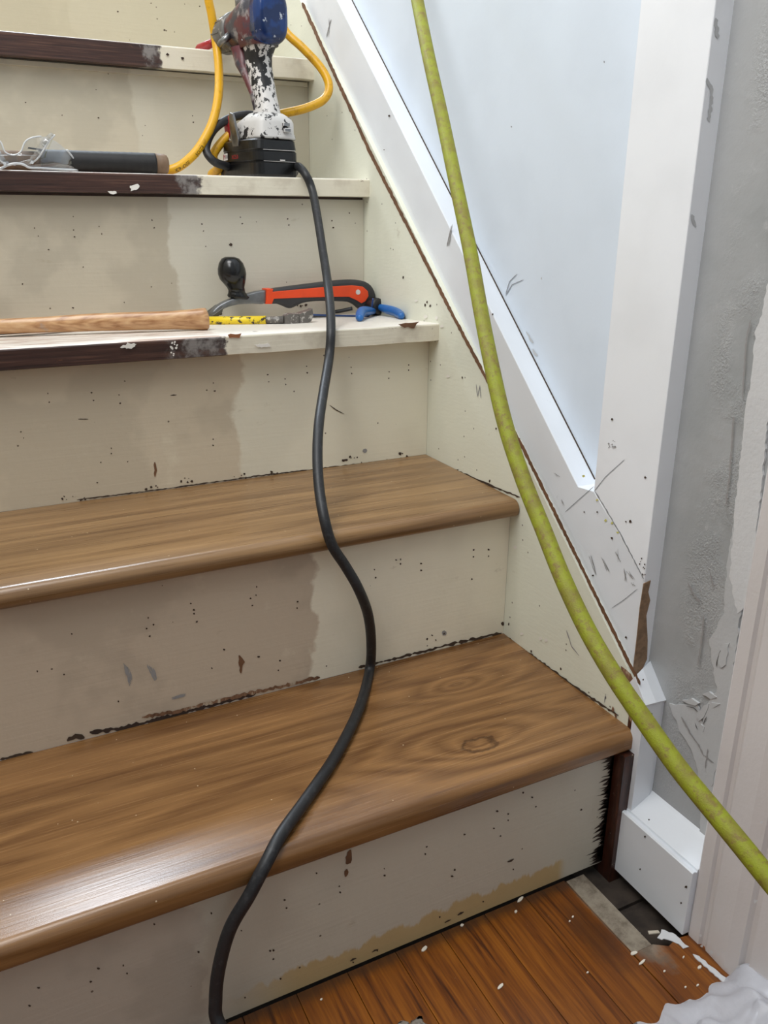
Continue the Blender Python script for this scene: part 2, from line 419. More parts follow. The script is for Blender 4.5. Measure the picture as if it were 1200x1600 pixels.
build('floor', bm, [M_FLOOR, M_DUSTY, M_SUB], kind='structure', label='worn orange-brown oak strip floor with a missing board by the wall')

# --- sloping cool-white wall above the skirt, plus the grey plaster wall
bm = new(); prism(bm, [(.037, .05, .2), (.037, 2.2, 2.0), (.037, 2.2, 2.3), (.037, .05, 2.3)], (.03, 0, 0))
random.seed(5)
for s in ([(790, 462), (800, 445), (818, 437)], [(790, 460), (796, 440), (808, 428)]): stroke(bm, s, 1.2, 0, .037, 1, rag=.1)
for s in ([(822, 518), (833, 536)], [(832, 545), (840, 556)]): stroke(bm, s, 4, 0, .037, 2, rag=.7)
blob(bm, 944, 97, 3, 0, .037, 1, asp=.5); blob(bm, 799, 198, 1.5, 0, .037, 1); blob(bm, 846, 435, 3, 0, .037, 2, asp=.4)
build('wall_stairwell', bm, [M_PANEL, M_PENCIL, M_SKIM], kind='structure')
bm = new(); box(bm, (.030, -.9, -.03), (.06, .04, 2.3))
def skim(pts, mi, thick=.0015, amp=1.6): poly(bm, ragged(pts, amp, 7), 0, .030, mi, thick=thick)
skim([(1205, 425), (1196, 455), (1190, 490), (1180, 520), (1172, 600), (1163, 640), (1158, 700), (1150, 780), (1140, 900), (1152, 960), (1170, 940), (1185, 800), (1205, 600)], 2, .0022)
skim([(1137, 870), (1150, 800), (1168, 800), (1157, 960), (1142, 1075), (1128, 1160), (1112, 1230), (1095, 1180), (1098, 1110), (1120, 1080), (1108, 1000), (1130, 960)], 1, .0018)
skim([(1046, 1100), (1090, 1100), (1106, 1160), (1120, 1200), (1105, 1330), (1090, 1322), (1098, 1240), (1080, 1170), (1060, 1140)], 1, .0012)
skim([(1121, 1038), (1124, 1022), (1132, 1006), (1138, 1004), (1137, 1020), (1134, 1038), (1126, 1044)], 1, .0028, 1.2)
for q in ([(1066, 1094), (1080, 1092), (1092, 1098), (1086, 1104), (1074, 1100)], [(1096, 1086), (1108, 1082), (1120, 1088), (1110, 1093)], [(1088, 1118), (1100, 1104), (1108, 1100), (1104, 1114), (1092, 1128)], [(1112, 1096), (1124, 1100), (1116, 1106)], [(1094, 1132), (1100, 1134), (1098, 1144)]): skim(q, 1, .0025, 1.5)
for s in ([(1064, 1120), (1078, 1145), (1092, 1165), (1100, 1182)], [(1100, 960), (1095, 1010), (1090, 1040)], [(1074, 910), (1082, 925), (1094, 942)], [(1110, 895), (1114, 918)],
          [(1173, 500), (1166, 530), (1160, 620)], [(1146, 650), (1140, 740), (1134, 790)], [(1106, 1170), (1102, 1200)], [(1100, 1180), (1115, 1192)]):
    stroke(bm, s, 2.0, 0, .030, 3, rag=.6, lift=.0025)
for q in ([(1119, 1042), (1121, 1030), (1126, 1016)], [(1072, 1103), (1084, 1106), (1090, 1112)], [(1086, 1130), (1090, 1140)], [(1104, 1120), (1098, 1132)]): stroke(bm, q, 1.5, 0, .030, 4, rag=.5, lift=.0030)
build('wall_right', bm, [M_PLASTER, M_SKIM, M_SKIM2, M_MARK, plain('shaded_crack', lin(92, 90, 88), .8)], kind='structure')

bm = new(); box(bm, (-1.30, -1.65, -.03), (-1.2505, 2.2, 2.6)); build('wall_left_added', bm, cream_paint('added_wall_paint', lin(205, 200, 188), lin(200, 194, 182), -3), kind='structure')  # unseen wall added to block light from the left and darken the lower steps
# --- white sloped skirt board (trim_1) and post (trim_2)
def slope(y, k=0): return .321+.916*y
bm = new()
prism(bm, [(.008, .0105, .236), (.008, .0105, slope(.0105)-.004+.047), (.008, .103, slope(.103)+.028), (.008, .131, .441), (.008, 2.2, slope(2.2)), (.008, 2.2, slope(2.2)-.14)], (.032, 0, 0), 0, .0007, 1)
prism(bm, [(.0355, .135, slope(.135)-.001), (.0355, 2.2, slope(2.2)-.001), (.0355, 2.2, slope(2.2)+.0012), (.0355, .135, slope(.135)+.0012)], (.0018, 0, 0), 5)
random.seed(21)
P0 = .008
stroke(bm, [(930, 768), (968, 832), (1006, 905)], 1.6, 0, P0, 2, rag=.6)
for u, v in ((912, 744), (933, 781), (946, 813), (956, 817), (965, 832)): blob(bm, u, v, 2.6, 0, P0, 3, lift=.0006)
for s in ([(883, 800), (905, 780), (928, 760)], [(956, 950), (975, 937), (996, 920)]): stroke(bm, s, 1.0, 0, P0, 4, rag=.1)
for u, v, r in ((770, 491, 2.2), (608, 181, 2), (933, 800, 2), (956, 841, 2.6), (926, 899, 2.2), (978, 996, 2.6), (913, 800, 1.6), (600, 234, 1.3)): blob(bm, u, v, r, 0, P0, 5, lift=.0007)
for s in ([(963, 860), (968, 878)], [(981, 895), (990, 905)], [(986, 910), (992, 916)], [(941, 872), (950, 893)], [(876, 780), (882, 790)], [(516, 30), (513, 58)], [(706, 350), (700, 385)], [(921, 870), (931, 898)], [(976, 890), (978, 908)], [(866, 740), (873, 745)]):
    for k in range(3): stroke(bm, [(s[0][0]+random.uniform(-3, 3), s[0][1]+random.uniform(-3, 3)), (s[1][0]+random.uniform(-3, 3), s[1][1])], .9, 0, P0, 1, rag=.8)
build('trim_1', bm, [M_WHITE, M_MARK, M_PENCIL, M_GLUE, M_PENCIL, M_SPECK], kind='structure', label='wide white sloped board above the stair stringer with pencil marks')
bm = new()
zlow = lambda y: slope(y)
prism(bm, [(.0078, .0095, .3675), (.0078, .103, .4445), (.0078, .103, 2.3), (.0078, .0095, 2.3)], (.035, 0, 0), 0, .0006, 1)
prism(bm, [(.0085, .0095, .245), (.0085, .0095, .3672), (.0085, .030, .384), (.0085, .030, .26)], (.0325, 0, 0), 0)   # continues down behind the chipped corner
random.seed(4)
for s in ([(928, 768), (946, 745), (976, 718)],): stroke(bm, s, 1.0, 0, .0078, 3, rag=.1)
for u, v, r in ((956, 655, 2.6), (1008, 746, 2.6), (985, 815, 3), (978, 815, 2)): blob(bm, u, v, r, 0, .0078, 4, lift=.0006)
for k in range(12): blob(bm, 956+random.uniform(-6, 6), 693+random.uniform(-5, 8), random.uniform(.8, 2), 0, .0078, 1, lift=.0006)
for k in range(9): blob(bm, 1003+random.uniform(-5, 5), 890+random.uniform(-18, 8), random.uniform(.8, 1.8), 0, .0078, 4, lift=.0006)
# chipped brown core on the narrow face that looks towards the viewer (plane y)
core = [(1006, 912), (1017, 907), (1013, 925), (1016, 938), (1010, 962), (1012, 1000), (1011, 1030), (1004, 1045), (992, 1056), (989, 1052), (995, 1000), (1000, 950)]
poly(bm, core, 1, .0095, 2, thick=.0006)
for s in ([(1104, 122), (1112, 140), (1108, 190)], [(1081, 335), (1088, 355)], [(1118, 28), (1122, 60)]): stroke(bm, s, 5, 1, .0095, 5, rag=.6)
build('trim_2', bm, [M_WHITE2, M_MARK, plain('chipped_fibreboard', lin(146, 118, 92), .8, var=.3, scale=160, bump=.4), M_PENCIL, M_SPECK, M_SKIM], kind='structure', label='wide white upright post board with chipped lower corner')

# --- white moulding below the post: sloping cap, upright strip; then baseboard
bm = new()
A, D = Vector((-.0015, -.003, .2580)), Vector((-.0015, -.0235, .2325)); B, Cc = Vector((.0298, .007, .2650)), Vector((.0298, -.0235, .2305))
mAB = (A+B)/2+Vector((-.002, -.002, .002)); mDC = (D+Cc)/2+Vector((-.002, -.002, .002))
low = Vector((0, .012, -.02))
vs = [bm.verts.new(p) for p in (A, mAB, B, B+low, A+low)]; ws = [bm.verts.new(p) for p in (D, mDC, Cc, Cc+Vector((0, .006, -.012)), D+Vector((0, .006, -.012)))]
bm.faces.new(vs); bm.faces.new(ws[::-1])
for i in range(5): bm.faces.new((vs[i], ws[i], ws[(i+1) % 5], vs[(i+1) % 5]))
blob(bm, 1005, 1062, 2, 0, -.001, 1)
build('trim_3', bm, [M_WHITE, M_SPECK], kind='structure', label='short sloping white cap moulding under the chipped post')
bm = new()
y0, y1 = -.014, -.036
prof = [(-.0012, -.0065), (-.0012, -.0225), (.0245, -.0230), (.0262, -.0215), (.0298, -.0215), (.0298, -.0065)]
prism(bm, [(x, y, .0885) for x, y in prof], (0, 0, .1425), 0, .0004, 1)
for u, v in ((1018, 1116), (1013, 1251)): blob(bm, u, v, 2, 1, -.0230, 1)
build('trim_4', bm, [M_WHITE, M_SPECK], kind='structure', label='short upright white moulding standing on the baseboard')
bm = new()
pf = [(-.009, .001), (-.009, .0855), (-.0075, .0868), (-.0045, .0868), (-.0040, .0856), (-.0022, .0856), (-.0015, .0880), (.027, .104), (.0298, .106), (.0298, .001)]
prism(bm, [(x, -.0075, z) for x, z in pf], (0, -.117, 0), 0, .0004, 1)
random.seed(8)
for u, v, r in ((1008, 1307, 2.4), (1072, 1386, 2.8), (1064, 1411, 2), (1000, 1358, 1.6), (1014, 1281, 2)): blob(bm, u, v, r, 0, -.009, 1, lift=.0004)
build('baseboard_right', bm, [M_WHITE, M_SPECK], kind='structure', label='white baseboard end hanging over the missing floorboard')

# --- door casing
bm = new()
pf = [(.0298, -.1245), (.000, -.1245), (-.002, -.127), (-.002, -.140), (.002, -.142), (.002, -.146), (-.001, -.150), (-.003, -.175), (-.002, -.190), (.003, -.193), (.003, -.199), (-.004, -.203), (-.006, -.235), (.0298, -.235)]
prism(bm, [(x, y, -.001) for x, y in pf], (0, 0, 2.3), 0, .0004, 1)
random.seed(3)
for u, v, r in ((1094, 1462, 3), (1096, 1478, 3), (1112, 1488, 4), (1122, 1492, 2), (1180, 1408, 4), (1154, 1510, 3.5), (1190, 1285, 3), (1156, 1486, 2)): blob(bm, u, v, r, 0, -.0065, 1, lift=.0005)
build('door_1', bm, [M_CASING, M_SKIM2], kind='structure', label='painted door casing at the right edge')

# ================================================================== STAIRCASE
st = thing('staircase', (-.6, 0, 0), 'cream-painted wooden staircase with worn dark brown nosings, partly renovated', 'staircase')
HOLES = {
 1: [(u*.5, v*.5+1100, 2.2) for u, v in ((482, 688), (620, 775), (855, 770), (385, 817), (397, 842), (308, 826), (284, 868), (120, 887), (92, 943), (661, 654))] + [(u*.4833+320, v*.4833+1350, 2.0) for u, v in ((435, 72), (438, 92), (580, 15), (582, 37), (800, 40), (258, 117), (264, 143), (212, 281), (222, 308), (118, 215), (245, 372), (130, 432), (362, 30), (828, 158), (760, 172), (900, 122), (480, 318), (558, 280))] + [(u*.4167+600, v*.4167+1000, 2.0) for u, v in ((425, 642), (466, 652), (466, 676), (412, 706), (302, 730), (160, 775), (155, 803), (265, 862), (255, 886), (485, 860), (522, 573), (570, 625), (556, 590), (740, 637), (437, 735))],
 2: [(u*.5, v*.5+700, 2.0) for u, v in ((224, 581), (463, 531), (458, 564), (468, 588), (480, 552), (596, 486), (606, 506), (606, 518), (615, 543), (783, 470), (802, 434), (800, 460), (789, 492), (930, 480), (928, 500), (700, 630), (662, 688), (370, 792), (200, 708), (116, 698), (808, 652), (870, 695), (875, 665))] + [(u*.5+500, v*.5+700, 2.0) for u, v in ((170, 380), (174, 405), (238, 350), (252, 348), (252, 362), (316, 361), (316, 383), (480, 318), (480, 340), (527, 318), (527, 338), (475, 410), (335, 597), (350, 585), (388, 580), (362, 600))],
 3: [(u*.5667, v*.5667+540, 1.6) for u, v in ((132, 132), (136, 156), (252, 130), (258, 151), (328, 136), (331, 159), (344, 98), (58, 238), (65, 255), (588, 103), (592, 125), (588, 258), (588, 275), (307, 283), (307, 298), (738, 80), (741, 100), (786, 92), (788, 107), (845, 57), (847, 75), (968, 60), (970, 77), (1073, 72), (1072, 90), (1127, 53), (1127, 68), (278, 322), (268, 378), (352, 320), (968, 310), (985, 308), (997, 322), (1110, 298))],
 4: [(u*.5, v*.5+250, 1.6) for u, v in ((108, 213), (120, 238), (230, 219), (233, 240), (310, 208), (318, 231), (475, 188), (482, 212), (631, 200), (636, 222), (751, 179), (757, 199), (899, 184), (903, 203), (1037, 190), (1041, 211), (722, 263), (722, 266), (643, 270), (152, 280), (260, 335), (70, 388), (388, 445), (1092, 166), (930, 455), (945, 455), (228, 462))],
 5: [(301, 181, 1.4), (302, 191, 1.4), (154, 184, 1.6), (97, 180, 1.2), (227, 196, 1.2), (447, 180, 1.4), (40, 160, 1.4), (150, 140, 1.2)],
 6: [(184, 18, 1.6), (257, 47, 1.8), (260, 48, 1.4), (236, 5, 1.4), (312, 10, 1.4)]}
for k in range(1, 7):
    bm = new(); random.seed(40+k); yk = Y[k]
    zb = {1: .0015, 2: Z[1], 3: Z[2], 4: .585, 5: .785, 6: .988}[k]; zt = {1: .168, 2: .375, 3: .573, 4: .772, 5: .968, 6: 1.172}[k]
    xr = -.016 if k == 1 else -.0004
    box(bm, (XL, yk, zb), (xr, yk+.018, zt), 0)
    for u, v, r in HOLES[k]: blob(bm, u, v, r, 1, yk, 1, asp=random.uniform(.7, 1.4))
    if k == 1:
        # jagged unpainted dark edge where the riser meets the stringer end
        top, bot = at(944, 1190, 1, 0), at(936, 1340, 1, 0)
        for i in range(120):
            z = .002+.160*i/120; w = random.choice((.006, .009, .012, .017))*random.uniform(.7, 1.2)+(.008 if i < 14 else 0)
            f = bm.faces.new([bm.verts.new(q) for q in ((xr+.0005, -.0004, z), (xr+.0005, -.0004, z+.0028), (xr-w*.5, -.0004, z+.0034), (xr-w, -.0004, z+random.uniform(-.001, .004)))]); f.material_index = 2
        for s in ([(548, 1328), (546, 1342), (541, 1350)],): stroke(bm, s, 9, 1, 0, 4, rag=.5)
        stroke(bm, [(542, 1358), (540, 1370)], 5, 1, 0, 4, rag=.4)
        for u, v in ((798, 1345), (700, 1440), (586, 1486), (720, 1428), (552, 1500)): stroke(bm, [(u-5, v+2), (u+5, v-3)], 3, 1, 0, 1, rag=.6)
    if k == 2:
        stroke(bm, [(374, 1024), (377, 1035), (376, 1052)], 7, 1, yk, 4, rag=.7)
        stroke(bm, [(140, 1144), (190, 1138), (250, 1124), (300, 1110), (350, 1096), (400, 1083)], 6, 1, yk, 2, rag=.7)
        stroke(bm, [(222, 1121), (270, 1113), (330, 1098), (395, 1082), (450, 1070), (500, 1058)], 4.5, 1, yk, 5, rag=.8, lift=.0006)
        stroke(bm, [(105, 1158), (118, 1150), (132, 1153)], 6, 1, yk, 1, rag=.8)
        stroke(bm, [(0, 1187), (40, 1178), (52, 1176)], 4, 1, yk, 1, rag=.7)
        for k2 in range(4):
            stroke(bm, [(193+k2*3, 1036+k2*3), (203+k2, 1072-k2*3)], 2.2, 1, yk, 3, rag=.8)
            stroke(bm, [(230+k2*3, 1038+k2*2), (242+k2, 1064-k2)], 2.2, 1, yk, 3, rag=.8)
            stroke(bm, [(268, 1090+k2), (290, 1084+k2)], 1.2, 1, yk, 3, rag=.8)
        stroke(bm, [(600, 1033), (660, 1018), (720, 1003), (784, 989)], 4, 1, yk, 1, rag=.9)
        blob(bm, 694, 989, 5, 1, yk, 3); blob(bm, 786, 975, 4, 1, yk, 1)
        stroke(bm, [(560, 1043), (600, 1033)], 3, 1, yk, 1, rag=.9)
    if k == 3:
        stroke(bm, [(242, 722), (243, 735), (242, 745)], 3.5, 1, yk, 4, rag=.4)
        for u, v in ((105, 778), (238, 764), (293, 752), (545, 718), (635, 714), (375, 745), (425, 742), (130, 780)):
            for j in range(4): blob(bm, u+random.uniform(-10, 10), v+random.uniform(-5, 3), random.uniform(1, 3.4), 1, yk, 1)
        blob(bm, 571, 704, 5, 1, yk, 3)
        stroke(bm, [(120, 781), (250, 765), (400, 744), (560, 725), (665, 713)], 1.6, 1, yk, 1, rag=.9)
        stroke(bm, [(515, 633), (526, 641), (538, 647)], 1.3, 1, yk, 1, rag=.5); stroke(bm, [(122, 655), (138, 655)], 1.5, 1, yk, 1, rag=.5); stroke(bm, [(266, 618), (276, 617)], 2, 1, yk, 1)
    if k == 4:
        for u, v in ((470, 478), (478, 477), (345, 490)): blob(bm, u, v, 3, 1, yk, 1, n=6)
        blob(bm, 361, 382, 3.2, 1, yk, 1, asp=1.4)
    build('riser', bm, [M_R[k], M_SPECK, M_DARKGAP, M_MARK, M_BROWNWOOD, M_PEEL], st, label={1: 'bottom riser with ochre stained foot', 2: 'second riser with scraped peeling lower edge'}.get(k))

# old painted treads (three visible), each with a flat front nosing
for k, mm in ((3, M_N3), (4, M_N4), (5, M_N5)):
    bm = new(); random.seed(60+k); y0 = {3: .4513, 4: .6828, 5: .9072}[k]
    xr = .0002
    # wavy worn front edge: section lofted along x
    rings = []; n = 90; drop = .0108 if k == 3 else 0
    for i in range(n+1):
        x = XL+(xr-XL)*i/n; a = .0009*mnoise.noise((x*22, k, 0)); b = .0012*mnoise.noise((x*14, k, 5)); t, bo = Z[k], NB[k]
        r = .0022
        rings.append([(x, y0+a, bo+.001+b), (x, y0+a*.5, t-r+b*.4), (x, y0+r*.4, t-r*.3), (x, y0+r, t), (x, Y[k+1]+.002, t-drop), (x, Y[k+1]+.002, t-.012-drop), (x, y0+.022, bo+.001), (x, y0+.002, bo)])
    loft(bm, rings, 0, smooth=False)
    if k == 3:
        poly(bm, ragged([(398, 539), (420, 536), (422, 541), (408, 544)], 1.3, 2.5), 1, y0-.0006, 1, thick=.0004)
        poly(bm, ragged([(188, 543), (200, 536), (214, 538), (206, 545)], 1.4, 2.5), 1, y0-.0006, 1, thick=.0004)
        for j in range(14): blob(bm, 272+random.uniform(-5, 5), 545+random.uniform(-11, 12), random.uniform(1, 3), 1, y0-.001, 1)
        poly(bm, ragged([(622, 506), (655, 502), (648, 512), (632, 512)], 1.2, 5), 1, y0-.0007, 4, thick=.0003)
        poly(bm, ragged([(355, 523), (378, 521), (374, 527), (358, 528)], 1.2, 5), 1, y0-.0007, 3, thick=.0003)
    if k == 4:
        poly(bm, ragged([(203, 290), (212, 287), (219, 290), (214, 298), (205, 298)], 1.3, 2.5), 1, y0-.0006, 1, thick=.0004)
        poly(bm, ragged([(168, 299), (182, 299), (182, 303), (172, 303)], .8, 2.5), 1, y0-.0006, 1, thick=.0004)
    if k == 5:
        blob(bm, 262, 85, 3, 1, y0-.001, 2); blob(bm, 285, 91, 3, 1, y0-.001, 2)
    build('tread', bm, [mm, M_CHIPW, M_DARKGAP, plain('orange_bare_wood', lin(150, 96, 60), .7), M_BROWNWOOD], st, label='old painted tread with bare dark brown nosing on its left')
bm = new(); box(bm, (XL, 1.135, 1.172), (0, 1.40, 1.2)); build('tread', bm, M_R[6], st)
bm = new(); box(bm, (XL, 1.395, 1.19), (0, 1.41, 1.375)); build('riser', bm, M_R[6], st)
bm = new(); box(bm, (XL, 1.365, 1.375), (0, 1.62, 1.402)); build('tread', bm, M_R[6], st)
# dark packing strip and slim cream scotia under each upper nosing
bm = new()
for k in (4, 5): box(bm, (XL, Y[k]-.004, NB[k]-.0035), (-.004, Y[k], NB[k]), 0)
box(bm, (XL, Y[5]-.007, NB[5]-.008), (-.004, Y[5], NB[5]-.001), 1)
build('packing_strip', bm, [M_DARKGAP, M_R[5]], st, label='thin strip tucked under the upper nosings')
# stringer (cream skirt) at x = 0
bm = new()
e = lambda y: .2515+.8775*y
prism(bm, [(0, .0005, .168), (0, .0005, e(.0005)-.008), (0, .012, e(.012)), (0, 1.6, e(1.6)), (0, 1.6, .2), (0, .3, .02), (0, .02, .02)], (.0079, 0, 0), 0)
random.seed(17)
stroke(bm, [(472, 4), (578, 238), (700, 478), (818, 702), (900, 868), (960, 990), (1000, 1070)], 5.0, 0, -.0002, 1, rag=.25)
poly(bm, ragged([(972, 1040), (985, 1052), (1000, 1082), (1003, 1118), (1002, 1150), (984, 1125), (974, 1100), (966, 1070)], 2, 7), 0, -.0002, 2, lift=.0008)
for u, v in ((968, 1046), (958, 1108), (962, 1118)): blob(bm, u, v, 5, 0, 0, 2, lift=.0009, asp=.6)
stroke(bm, [(786, 992), (850, 1038), (900, 1075), (966, 1118)], 3.5, 0, 0, 3, rag=.7)
stroke(bm, [(668, 716), (720, 738), (770, 760), (812, 777)], 2.5, 0, 0, 3, rag=.7)
for u, v in ((715, 735), (765, 752), (830, 1018), (876, 1045), (946, 1090), (795, 975), (775, 670), (630, 434), (664, 477), (667, 472), (672, 478), (722, 590)):
    blob(bm, u, v, 3, 0, 0, 3, asp=.6)
for s in ([(885, 985), (893, 1010), (905, 1025)], [(744, 600), (746, 620), (750, 602), (751, 622)], [(870, 870), (880, 895)], [(946, 1084), (944, 1098)]): stroke(bm, s, 1.2, 0, 0, 4, rag=.4)
for u, v in ((845, 998), (853, 1000), (805, 855), (700, 588), (815, 990), (650, 470), (665, 495), (682, 497), (690, 510)): blob(bm, u, v, 3.5, 0, 0, 5, lift=.0006)
build('skirt_board', bm, [M_SKIRT, M_BROWNWOOD, M_PEEL, M_SPECK, M_MARK, M_CHIPW], st, label='cream side board with scraped brown top edge')
bm = new()
prism(bm, [(0, -.016, -.0175), (0, -.0165, .1635), (0, .06, .1635), (0, .06, -.0175)], (-.0152, 0, 0), 0)
box(bm, (-.0001, -.006, -.0175), (.008, .0, .236), 0)
random.seed(2)
build('skirt_end', bm, [M_STAIN], st, label='dark stained lower end of the side board')

# ================================================================== NEW TREADS
def new_tread(k, y0, y1, zt, zb, rt_, rb, xr, label, mat):
    bm = new(); prof = []
    for i in range(9):
        a = math.pi/2*i/8; prof.append((y0+rt_-rt_*math.sin(a), zt-rt_+rt_*math.cos(a)))
    for i in range(7):
        a = math.pi/2*i/6; prof.append((y0+rb-rb*math.cos(a), zb+rb-rb*math.sin(a)))
    prof += [(y0+.03, zb), (y0+.03, zb+.012), (y1, zb+.012), (y1, zt)]
    prism(bm, [(XL, y, z) for y, z in prof], (xr-XL, 0, 0), 0, .0016, 3)
    for f in bm.faces: f.smooth = False
    o = build('stair_tread', bm, mat, label=label, cat='stair tread', group='new oak treads on the two lowest steps')
    return o
t1 = new_tread(1, -.0112, .2500, .190, .1642, .011, .005, .0068, 'new oak stair tread on the lowest step, with a knot and a bright sheen', M_WOOD1)
t2 = new_tread(2, .2300, .4790, .393, .370, .0125, .010, -.0006, 'new straight-grained oak stair tread on the second step from the floor', M_WOOD2)
for o in (t1, t2):
    o.data.polygons.foreach_set('use_smooth', [True]*len(o.data.polygons)); o.data.update()
    m = o.modifiers.new('wn', 'WEIGHTED_NORMAL'); m.keep_sharp = True

def T3(y): return Z[3]-max(0, y-.4513)*.0425

# ================================================================== CORDS AND HOSE
def cord_mat(name, base, dirt, rough=.45, sc=90, amt=.7, lo=.52, hi=.68, stretch=None):
    g = G(name); p = g.pos()
    n = g.noise(p, sc, 5, .7)
    c = g.mix(g.math('MULTIPLY', g.step(n, lo, hi), amt), base, dirt)
    return g.out(c, rough, g.bump(g.noise(p, 500, 3), .3, .0006))
M_BLACKCORD = cord_mat('black_rubber', lin(27, 28, 31), lin(70, 70, 72), .48, 120, .35)
M_YELLOW = cord_mat('yellow_cord_jacket', lin(218, 164, 22), lin(138, 96, 24), .4, 70, .45)
def hose_mat():
    g = G('yellow_green_hose'); p = g.pos()
    n = g.noise(p, 60, 4, .6); n2 = g.noise(p, 700, 3, .8); n3 = g.noise(p, 150, 5, .7)
    c = g.mix(g.step(n, .4, .65), lin(142, 148, 28), lin(130, 124, 40))
    c = g.mix(g.math('MULTIPLY', g.step(n3, .52, .64), .65), c, lin(122, 92, 56))
    c = g.mix(g.math('MULTIPLY', g.step(n2, .58, .70), .45), c, lin(104, 92, 40))
    return g.out(c, .6, g.bump(n2, .6, .0008))
M_HOSE = hose_mat()

# yellow-green hose hanging close to the viewer
hp = [(640, -70, 1.06), (652, 0, 1.03), (670, 90, .99), (690, 180, .96), (712, 285, .925), (735, 395, .89), (752, 490, .86), (770, 580, .83), (790, 665, .805),
      (818, 750, .78), (850, 830, .755), (880, 905, .73), (918, 985, .705), (962, 1060, .68), (1010, 1130, .66), (1060, 1200, .64), (1112, 1264, .62), (1162, 1325, .60), (1205, 1378, .585), (1290, 1480, .56)]
pts = [atd(*q) for q in hp]
d0 = (pts[0]-pts[1]); pts = [pts[0]+d0*3+Vector((0, .03, .1)), pts[0]+d0*1.2] + pts + [Vector((pts[-1].x+.10, pts[-1].y-.14, .10)), Vector((pts[-1].x+.10, pts[-1].y-.30, .009)), Vector((pts[-1].x-.05, pts[-1].y-.6, .009))]
bm = new(); tube(bm, catmull(pts, 10), .0079, 18)
own(build('garden_hose', bm, M_HOSE, smooth=True, label='dirty yellow-green hose hanging diagonally in front of the white post', cat='hose'))

# black cord
bk = [at(408, 250, 1, .80), at(412, 205, 1, .81), at(398, 181, 1, .80), at(362, 184, 1, .80), at(334, 203, 1, .79), at(322, 232, 1, .78), (at(334, 252, 1, .77)), at(358, 262, 1, .785),
      Vector((-.19, .835, .805)), Vector((-.13, .835, .805)), Vector((-.097, .78, .805)), at(464, 260, 1, .71), at(477, 272, 1, .674), at(488, 298, 1, .664), at(497, 345, 1, .62), at(504, 390, 1, .58), at(511, 435, 1, .53), at(516, 480, 1, .475),
      at(517, 520, 1, .440), at(514, 560, 1, .425), at(505, 615, 1, .37), at(498, 665, 1, .32), at(496, 715, 1, .285), at(499, 765, 1, .255), at(507, 812, 1, .228), at(519, 852, 1, .219), at(540, 885, 1, .216), at(560, 920, 1, .21),
      at(575, 960, 1, .216), at(580, 1005, 1, .228), at(577, 1050, 1, .232), at(560, 1110, 2, .1965), at(525, 1180, 2, .1965), at(480, 1247, 2, .1965), at(440, 1303, 2, .1965), at(416, 1348, 1, -.0135),
      at(390, 1398, 1, -.020), at(360, 1450, 1, -.020), at(343, 1508, 1, -.022), at(337, 1560, 1, -.026), at(343, 1602, 1, -.035)]
bk += [Vector((bk[-1].x+.02, -.07, .008)), Vector((bk[-1].x+.06, -.2, .0066)), Vector((bk[-1].x+.02, -.5, .0066))]
bm = new(); tube(bm, catmull(bk, 8), .0063, 16)
own(build('power_cord', bm, M_BLACKCORD, smooth=True, label='black rubber cord looping behind the drill and snaking down the steps', cat='cord'))

# yellow cord: one length, arching above the frame between its two visible runs
ya = [Vector((-.52, .86, .8045)), Vector((-.43, .84, .8045)), Vector((-.34, .80, .8045)), at(268, 265, 1, .765), at(298, 246, 1, .77), at(318, 220, 1, .78), at(333, 188, 1, .79), at(341, 150, 1, .81), at(342, 110, 1, .84), at(338, 70, 1, .86), at(331, 25, 1, .86), at(325, -15, 1, .86),
      at(335, -70, 1, .87), at(385, -95, 1, .88), at(430, -50, 1, .87), at(436, 20, 1, .85), at(447, 50, 1, .83), at(474, 76, 1, .81), at(502, 107, 1, .79), at(514, 134, 1, .775), at(506, 155, 1, .77), at(478, 169, 1, .775), at(440, 178, 1, .79),
      at(403, 189, 1, .80), at(368, 204, 1, .80), at(345, 224, 1, .80), at(333, 245, 1, .80), at(342, 262, 1, .81), Vector((-.21, .85, .8045)), Vector((-.17, .88, .8045)), Vector((-.1, .90, .8045))]
yc = catmull(ya, 10)
yc_bm = new(); tube(yc_bm, yc, .0068, 16)
yco = own(build('extension_cord', yc_bm, M_YELLOW, smooth=True, label='yellow cord arching over and around the drill', cat='cord'))
# printed lettering bent onto the cord
def text_mesh(s, size, ext=0):
    cu = bpy.data.curves.new('t', 'FONT'); cu.body = s; cu.size = size; cu.align_x = 'CENTER'; cu.align_y = 'CENTER'; cu.resolution_u = 2
    o = bpy.data.objects.new('t', cu); COL.objects.link(o); dg = bpy.context.evaluated_depsgraph_get(); me = bpy.data.meshes.new_from_object(o.evaluated_get(dg))
    COL.objects.unlink(o); bpy.data.objects.remove(o); return me
def place_text(bm, s, size, org, ex, ey, mi=0, lift=.0003, fn=None):
    me = text_mesh(s, size); ex, ey = Vector(ex).normalized(), Vector(ey).normalized(); en = ex.cross(ey)
    vs = [bm.verts.new(Vector(org)+ex*v.co.x+ey*v.co.y+en*lift) if fn is None else bm.verts.new(fn(v.co.x, v.co.y)) for v in me.vertices]
    for p in me.polygons:
        try: f = bm.faces.new([vs[i] for i in p.vertices]); f.material_index = mi
        except ValueError: pass
M_INK = plain('black_ink', lin(25, 22, 18), .6)
bm = new()
base_i = 31; seglen = [0]
for i in range(base_i, base_i+34): seglen.append(seglen[-1]+(yc[i+1]-yc[i]).length)
